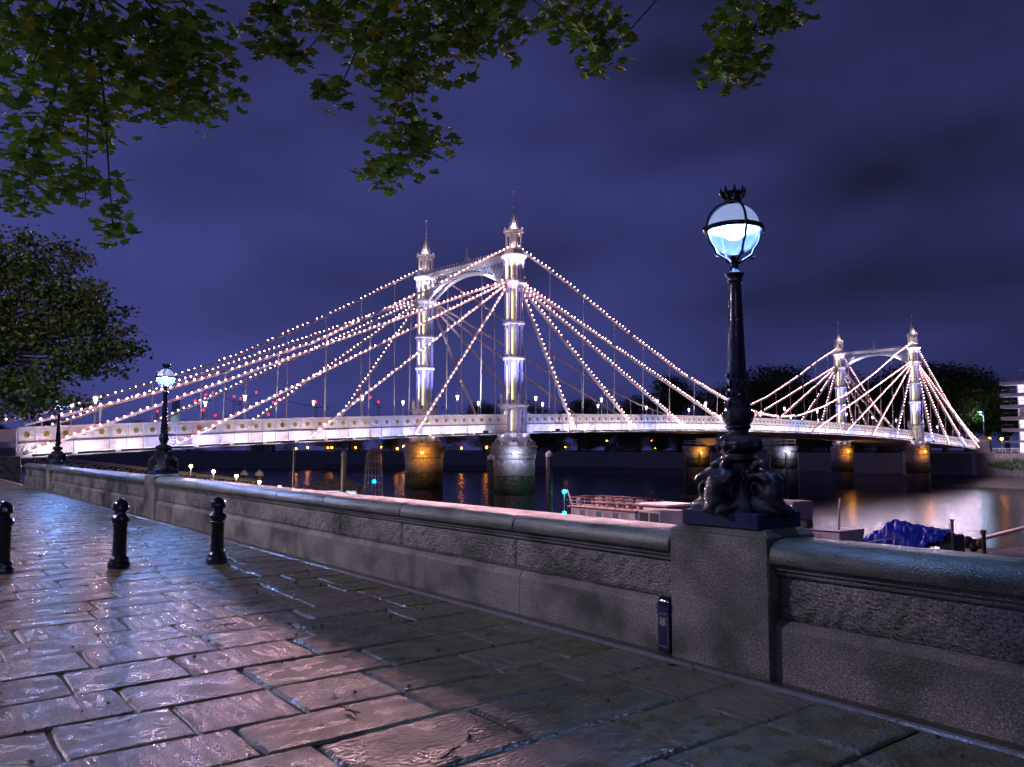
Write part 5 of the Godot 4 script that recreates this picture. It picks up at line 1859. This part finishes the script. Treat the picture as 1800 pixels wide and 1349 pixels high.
	var G := func(i, j):
		var x := lerpf(-2.1, 2.5, i / 48.0)
		var v := lerpf(-1.0, 1.0, j / 28.0)
		var top: float = H.call(x)
		var drop := 2.95 + 0.12 * sin(x * 4.2) + maxf(0.0, (x - 0.7)) * 0.4
		var f := pow(absf(v), 2.2)
		var fold := nf.get_noise_2d(x * 7.0 + v * 1.2, v * 0.9) * 0.34 * absf(v) + nz.get_noise_2d(x * 3.0, v * 3.0) * 0.16
		return Vector3(x, lerpf(top, drop, f) + fold * 0.5, v * 1.0 + signf(v) * fold * 0.9)
	for i in 48:
		for j in 28:
			q(st, G.call(i, j), G.call(i, j + 1), G.call(i + 1, j + 1), G.call(i + 1, j))
	obj("tarpaulin", st, mat(lin(0.035, 0.065, 0.58), 0.36), T)
	st = st_new()
	tube(st, [Vector3(-3.6, 2.75, 0.9), Vector3(-2.2, 3.05, 1.15), Vector3(-0.9, 3.4, 1.3), Vector3(0.3, 3.62, 1.3)], [0.035, 0.035, 0.035, 0.035], 6)
	obj("boat_hook", st, mat(lin(0.40, 0.36, 0.33), 0.6), T)
	st = st_new()
	bbox(st, Vector3(2.4, 3.4, -0.2), Vector3(0.8, 1.0, 1.2), 0.05)
	obj("engine_box", st, mat(lin(0.06, 0.08, 0.08), 0.5), T)
	st = st_new()
	lathe(st, [[0.07, 2.8], [0.07, 4.7], [0.15, 4.72], [0.15, 4.78], [0.0, 4.78]], 10, Vector3(2.75, 0, 0.5))
	obj("exhaust_stack", st, M.steel, T)
	# houseboat barge with lowered mast
	var Y := thing("sailing_barge", wall_xf(15.5, WATER, -46.0), "long dark barge with its mast lowered along the deck", "barge")
	st = st_new()
	st.set_smooth_group(-1)
	bbox(st, Vector3(3.0, 0.8, 0), Vector3(13, 3.3, 4.6), 0.15)
	obj("hull", st, mat(lin(0.09, 0.045, 0.045), 0.5), Y)
	st = st_new()
	bbox(st, Vector3(4.2, 2.55, -0.1), Vector3(9.5, 0.4, 3.6), 0.12)
	obj("coach_roof", st, mat(lin(0.32, 0.30, 0.30), 0.6), Y)
	st = st_new()
	bbox(st, Vector3(2.0, 2.8, 0.5), Vector3(1.6, 0.14, 1.2), 0.05)
	obj("hatch", st, M.fixture, Y)
	st = st_new()
	lathe(st, [[0.11, 2.4], [0.11, 3.6], [0.16, 3.65], [0.16, 3.82], [0.0, 3.84]], 10, Vector3(-1.0, 0, 1.2))
	obj("bitt_post", st, M.wet_stone, Y)
	st = st_new()
	bar(st, Vector3(-2.2, 3.0, 0), Vector3(6.5, 6.1, -0.4), 0.12, 10)
	obj("lowered_mast", st, M.steel, Y)
	st = st_new()
	for e in [[-2.3, 2.95, 0.34], [-1.6, 2.9, 0.26], [-2.0, 2.75, 0.3]]:
		ball(st, Vector3(e[0], e[1], 0.2), Vector3(e[2], e[2] * 1.1, e[2]), 8, 6)
	obj("winch", st, M.wet_stone, Y)
	st = st_new()
	bar(st, Vector3(-2.8, 2.5, 0.4), Vector3(-3.3, 4.0, 0.4), 0.025, 5)
	bar(st, Vector3(-1.0, 3.75, 1.2), Vector3(-5.0, 3.7, 0.9), 0.012, 4)
	obj("stanchion", st, M.steel, Y)
